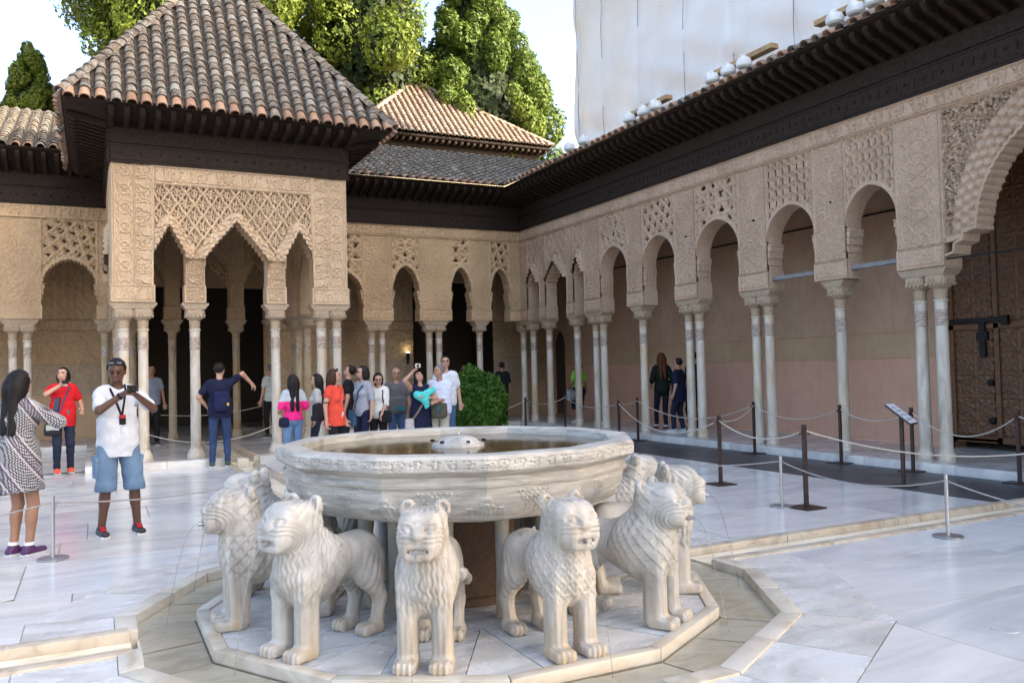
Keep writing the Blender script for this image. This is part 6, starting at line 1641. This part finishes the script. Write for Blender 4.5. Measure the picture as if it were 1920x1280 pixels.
m.build('sunglasses', plain('sunglass', (0, 0, 0)), p['root'], False, .006); strap(p, path_front(p, (-.05, 1.42), (.02, 1.04), 8, .008), WHT, .006, 'lanyard'); MB().box(on_front(p, .02, .99, .010), (.030, .004, .045)).build('badge', WHT, p['root'], False, .003)
bag(p, (.29, -.13, 1.05), (.12, .07, .15), BLK, 'handbag', 'large black handbag on the shoulder of the woman in coral', .05); m = MB(); q = p['SR']+(p['ER']-p['SR'])*.78; m.tube([tuple(q), tuple(q+np.array([0, 0, .016]))], .056, 12); m.build('arm_band', BLK, p['root'])
person('woman with long dark hair behind the coral top, turned toward the pavilion', (1.06, 8.75), 165, 1.55, 'light', ('long', 'black', 1.15), dict(mat=fabric('pale_top', (.5, .48, .45)), sleeve=.6, hem=.85), dict(mat=DEN2), female=True)
person('man in black t-shirt gazing upward beside the paired white columns', (1.98, 10.1), 155, 1.70, 'light', ('short', 'black'), dict(mat=BLK, sleeve=.6, hem=.85, inf=.02), dict(mat=DEN2), pitch=.35)
p = person('woman in grey t-shirt with glasses and blue shoulder bag in profile', (1.83, 8.6), -158, 1.67, 'light', ('bob', 'black'), dict(mat=GREYT, sleeve=.85, hem=.86, inf=.024), dict(mat=NAVY), yaw=-.35, female=True, res=.0175)
BLUE = fabric('slate_blue', (.045, .10, .16)); strap(p, path_front(p, (-.10, 1.42), (.14, .90), 11, .012), BLUE, .045, 'bag_strap'); bag(p, (.17, .11, .82), (.10, .04, .15), BLUE, 'shoulder_bag', 'slate blue shoulder bag of the woman in grey')
glasses(p, BLK)
p = person('woman in white blouse with one hand at her ear and a black bag', (2.12, 8.65), -118, 1.55, 'light', ('bob', 'black'), dict(mat=fabric('ivory', (.68, .68, .64)), sleeve=.95, hem=.86, inf=.026), dict(mat=BLK), rh=(.10, .10, 1.56), lh=(-.10, .22, .96), rel=(1, .2, -.6), yaw=.25, pitch=-.3, female=True, res=.0175)
strap(p, path_front(p, (-.10, 1.42), (-.13, .92), 9, .012), BLK, .03, 'bag_strap'); bag(p, (-.16, .16, .90), (.12, .05, .12), BLK, 'handbag', 'black handbag at the hip of the woman in the white blouse')
glasses(p, BLK)
p = person('older grey haired man in plaid shirt with glasses and belt pouch', (2.67, 9.3), -100, 1.63, 'mid', ('bald', 'grey'), dict(mat=fabric('plaid', (.16, .155, .165), .9, 'plaid', (.05, .045, .05), 60), sleeve=.6, hem=.86, inf=.024), dict(mat=DEN), build=1.08)
glasses(p, fabric('red_frame', (.14, .03, .03))); MB().box(on_front(p, -.05, .96, .02), (.07, .03, .045)).build('belt_pouch', fabric('teal', (0, 0, 0)), p['root'], False, .01)
p = person('woman in navy dress raising a silver camera overhead with an aqua scarf', (2.77, 8.3), -98, 1.57, 'fair', ('bob', 'black'), dict(mat=NAVY, sleeve=0, hem=.30, inf=.026, skirt=(.30, .26), name='dress'), None, rh=(.17, .24, 1.76), lh=(-.05, .28, 1.26), rel=(.9, .1, -.3), lel=(-.9, .1, -.6), pitch=.62, female=True, res=.0165, build=1.16)
camera_obj(p, (.10, .29, 1.865), mat=M_STEEL, lab='silver camera raised by the woman in the navy dress')
AQ = fabric('aqua', (.10, .62, .58)); g = grid((-.35, .0, .95), (.2, .45, 1.6), .0135); d = rc(g, (.10, .20, 1.30), (-.02, .27, 1.22), .075, .085); d = smin(d, rc(g, (-.02, .27, 1.30), (-.20, .24, 1.38), .075, .06), .04); d = smin(d, rc(g, (-.04, .26, 1.22), (-.07, .27, 1.07), .075, .045), .04)
V, F = nets(d, (-.35, .0, .95), .0135); n_ = vnormals(V, F); V = V+n_*(.010*np.sin(V[:, 0]*70+V[:, 2]*38)*np.sin(V[:, 2]*55-V[:, 1]*30))[:, None].astype(np.float32); mesh('scarf', V, F, AQ, p['root'], True)
strap(p, path_front(p, (-.02, 1.15), (.20, .80), 9, .03), fabric('tan_strap', (.22, .17, .12)), .04, 'bag_strap'); bag(p, (.25, .14, .68), (.09, .06, .17), fabric('stripe_bag', (.55, .52, .50), .9, 'stripe', (.2, .17, .16), 40), 'shoulder_bag', 'striped cloth bag hanging from the woman in the navy dress', .05)
p = person('grey haired older man in white striped polo with olive waist bag, head turned away', (3.12, 8.25), -128, 1.66, 'mid', ('short', 'grey'), dict(mat=fabric('polo', (.72, .74, .82), .9, 'stripe', (.30, .36, .55), 42), sleeve=.72, hem=.86, inf=.026), dict(mat=fabric('khaki', (.42, .38, .30))), rh=(.20, .24, 1.14), lh=(-.02, .25, 1.10), yaw=-.75, build=1.10, res=.0165)
bag(p, (-.04, .19, .93), (.15, .05, .14), fabric('olive', (.085, .078, .055)), 'waist_bag', 'olive waist bag worn by the older man in striped polo', .05, flap=None); MB().box((-.04, .262, .97), (.03, .006, .045)).build('audio_guide', fabric('teal', (0, 0, 0)), p['root'], False, .004)
p = person('tall young man with glasses in white short sleeved shirt beside the bush', (3.72, 9.45), -112, 1.83, 'light', ('short', 'black'), dict(mat=fabric('white_print', (.70, .71, .76)), sleeve=.62, hem=.86, inf=.024), dict(mat=DEN), pitch=.15)
glasses(p, BLK); strap(p, path_front(p, (-.07, 1.43), (-.06, 1.22), 7, .008), BLK, .010, 'lanyard')
# --- people in the galleries
gg = 'visitors inside the galleries'
person('man in grey shirt standing in the shade of the pavilion beside a column', (-1.25, 14.0), -85, 1.70, 'tan', ('short', 'black'), dict(mat=fabric('blue_grey', (.22, .25, .31)), sleeve=.6, hem=.88), dict(mat=BLK), group=gg, z0=ZF)
person('person in pale shirt and dark trousers half hidden by the pavilion column', (1.30, 14.2), 110, 1.66, 'light', ('short', 'grey'), dict(mat=fabric('pale_green', (.52, .55, .50)), sleeve=.6, hem=.88), dict(mat=BLK), group=gg, z0=ZF)
person('person in dark clothes walking behind the clipped bush', (8.1, 16.0), 60, 1.62, 'tan', ('short', 'black'), dict(mat=BLK, sleeve=.9, hem=.82), dict(mat=BLK), group=gg, z0=ZF)
person('person in blue shirt deep in the dark doorway behind the bush', (7.5, 17.4), -100, 1.60, 'tan', ('short', 'black'), dict(mat=fabric('deep_blue', (.02, .035, .10)), sleeve=.6, hem=.85), dict(mat=BLK), group=gg, z0=ZF)
p = person('woman in bright green t-shirt and navy skirt with black bob', (8.95, 13.2), 92, 1.60, 'tan', ('bob', 'black'), dict(mat=fabric('lime', (.24, .55, .05)), sleeve=.6, hem=.96, inf=.02), dict(mat=NAVY, len=1.25, inf=.035, name='skirt'), (.6, .6, .6), lh=(-.16, .22, 1.05), female=True, group=gg, z0=ZF)
bag(p, (-.24, -.02, .80), (.17, .07, .15), fabric('checked_bag', (.62, .62, .62), .9, 'check', (.03, .03, .035), 34), 'tote_bag', 'black and white checked tote bag carried by the woman in green', .05)
person('woman with long red hair in dark green sweater and navy leggings walking away', (9.05, 9.75), 70, 1.71, 'light', ('long', 'red', 1.20), dict(mat=fabric('bottle_green', (.008, .016, .012)), sleeve=1.3, hem=.76, inf=.03), dict(mat=fabric('navy_legging', (.012, .014, .024)), inf=.006), (.16, .018, .03), rh=(.20, .10, 1.0), lh=(-.22, .12, 1.02), feet=((-.10, .16), (.04, -.12)), female=True, group=gg, z0=ZF, socks=True)
person('short haired visitor in loose navy t-shirt and jeans beside the red haired woman', (8.98, 9.05), 118, 1.58, 'light', ('short', 'black'), dict(mat=NAVY, sleeve=.75, hem=.72, inf=.035), dict(mat=DEN2, inf=.016), (.55, .56, .58), rh=(.27, .02, .80), feet=((-.12, .10), (.10, -.05)), group=gg, z0=ZF)
person('dark clothed person hidden behind the paired columns beside the navy t-shirt', (9.45, 9.15), 100, 1.72, 'tan', ('short', 'black'), dict(mat=BLK, sleeve=.9, hem=.80), dict(mat=BLK), group=gg, z0=ZF)
# ------------------------------------------------------------------ rope barriers, sign
def brown_post(x, y, lab, h=.90):
    r = empty('barrier_post', (x, y, .004), R_.uniform(-.1, .1)); m = MB(); m.bx(-.02, .02, -.02, .02, .012, h); m.build('post', M_RUST, r, False, .003)
    MB().bx(-.15, .15, -.15, .15, 0, .012).build('foot_plate', M_RUST, r, False, .003)
    m = MB(); m.tube([(-.03, 0, h-.06), (.03, 0, h-.06)], .006, 6); m.build('ring', M_IRON, r)
    for s in (-1, 1): m = MB(); m.tube([(s*.025, 0, h-.06), (s*.075, 0, h-.105)], [.008, .011], 6); m.build('hook', M_RUST, r)
    tag(r, lab, 'post', 'brown rope posts'); return Vector((x, y, h-.06))
def steel_post(x, y, lab, h=.55):
    r = empty('steel_post', (x, y, .004)); MB().lathe([(.0165, .01), (.0165, h), (.012, h+.004)], 14).build('post', M_STEEL, r, True)
    MB().lathe([(.128, 0), (.128, .008), (.118, .013), (.02, .016)], 28).build('foot_disc', M_STEEL, r, True); m = MB(); m.tube([(-.03, 0, h-.055), (.03, 0, h-.055)], .005, 6); m.build('ring', M_STEEL, r)
    tag(r, lab, 'post', 'low steel rope posts'); return Vector((x, y, h-.05))
def rope(a, b, sag, lab, mat=M_ROPE, rr=.0085):
    n = 22; pts = [a.lerp(b, i/n)-Vector((0, 0, sag*4*(i/n)*(1-i/n))) for i in range(n+1)]
    m = MB(); m.tube([tuple(p_) for p_ in pts], rr, 7); o = m.build('rope', mat, None, True); tag(o, lab, 'rope', 'barrier ropes'); return o
BP = {}
for k, x, y, lab in (('a', 5.01, 3.08, 'brown post on white paving between fountain and dark strip, farther of two'), ('b', 4.57, 1.17, 'brown post standing right beside a low steel post'), ('c', 7.97, 5.66, 'brown post on the dark strip in front of the paired columns'),
                     ('d', 8.00, 3.79, 'brown post on the dark strip before the single column near the sign'), ('e', 8.02, 2.53, 'brown post on the dark strip directly behind the information sign'), ('f', 8.05, 1.02, 'brown post on the dark strip before the carved door'),
                     ('g', 7.88, 9.04, 'brown post on the dark strip before the red haired woman'), ('h', 6.95, 8.35, 'brown post just beyond the basin rim, before the dark strip'), ('i', 6.55, 11.6, 'brown post beside the clipped bush'), ('j', 7.95, 12.2, 'brown post before the woman in green')):
    BP[k] = brown_post(x, y, lab)
SP = {}
for k, x, y, lab in (('a', 4.42, 1.38, 'low steel post paired with a brown post'), ('b', 4.46, -.60, 'low steel post alone on the paving beside the right channel'), ('c', -2.69, 2.90, 'low steel post by the purple shoes'), ('d', -6.3, 1.6, 'low steel post left of the purple shoes')):
    SP[k] = steel_post(x, y, lab)
rope(BP['a'], BP['c'], .10, 'rope from the farther paving post up to the paired column post'); rope(BP['a'], BP['h'], .34, 'rope sagging from the farther paving post toward the basin rim'); rope(BP['a'], BP['b'], .16, 'rope between the two brown posts on white paving')
rope(BP['c'], BP['d'], .20, 'rope between the paired column post and the single column post'); rope(BP['d'], BP['e'], .16, 'rope running behind the tilted sign'); rope(BP['e'], BP['f'], .30, 'rope sagging before the carved door'); rope(BP['g'], BP['c'], .30, 'rope sagging before the walking women'); rope(BP['g'], BP['h'], .04, 'short rope from the red haired woman post to the basin side post')
rope(BP['b'], Vector((7.6, -.6, .78)), .28, 'long rope passing in front of the sign posts'); rope(BP['h'], BP['j'], .16, 'rope between the basin side post and the green shirt post'); rope(BP['j'], BP['i'], .12, 'rope before the corner columns'); rope(BP['i'], Vector((5.6, 11.2, .62)), .03, 'rope disappearing into the clipped bush'); rope(BP['f'], Vector((8.0, -1.5, .84)), .2, 'rope leaving past the carved door')
rope(SP['a'], SP['b'], .14, 'grey rope between two low steel posts', M_ROPE2, .007); rope(SP['b'], Vector((4.4, -3.2, .5)), .16, 'grey rope from the lone steel post along the paving', M_ROPE2, .007); rope(SP['a'], Vector((3.2, 3.4, .50)), .10, 'grey rope from the steel post passing behind the lions', M_ROPE2, .007)
rope(SP['c'], Vector((.2, 4.6, .52)), .13, 'grey rope from the steel post across the ankles of the man in shorts', M_ROPE2, .007); rope(SP['c'], SP['d'], .15, 'grey rope in front of the bare legs of the woman', M_ROPE2, .007)
rope(Vector((-1.75, 10.9, .66)), Vector((.75, 10.5, .66)), .30, 'rope hung across the pavilion front arches'); rope(Vector((.75, 10.5, .62)), Vector((1.75, 10.8, .66)), .12, 'short rope between pavilion columns by the basin'); rope(Vector((-1.7, 14.6, .85)), Vector((1.6, 14.6, .95)), .22, 'rope hung across the rear of the pavilion')
sg_ = empty('information_sign', (6.69, 1.63, .004), rad(18)); tag(sg_, 'tilted white information panel on a brown stand', 'sign')
MB().bx(-.14, .14, -.14, .14, 0, .014).build('foot_plate', M_RUST, sg_, False, .003); MB().bx(-.022, .022, -.022, .022, .014, .86).build('post', M_RUST, sg_, False, .003)
T = Matrix.Rotation(rad(38), 3, 'X'); MB().box((0, 0, .90), (.125, .19, .012), T).build('panel_tray', M_RUST, sg_)
MB().box(tuple(Vector((0, 0, .90))+T @ Vector((0, 0, .014))), (.120, .185, .003), T).build('panel_face', plain('panel_white', (.66, .68, .72), .35, var=.04, bmp=0), sg_)
m = MB()
for i, (yy, ww) in enumerate(((.12, .06), (.10, .075), (.05, .09), (.038, .085), (-.02, .07), (-.035, .09), (-.10, .085), (-.115, .09), (-.13, .06))): m.box(tuple(Vector((0, 0, .90))+T @ Vector((-.10+ww, yy, .0175))), (ww, .004, .0006), T)
m.build('printed_lines', plain('print_grey', (.22, .23, .27), .6, bmp=0), sg_)
# drain lid in the paving
MB().lathe([(.075, -.01), (.075, .0035), (.0, .0035)], 24, (2.42, -2.45, 0)).build('drain_lid', M_FLOOR, court)
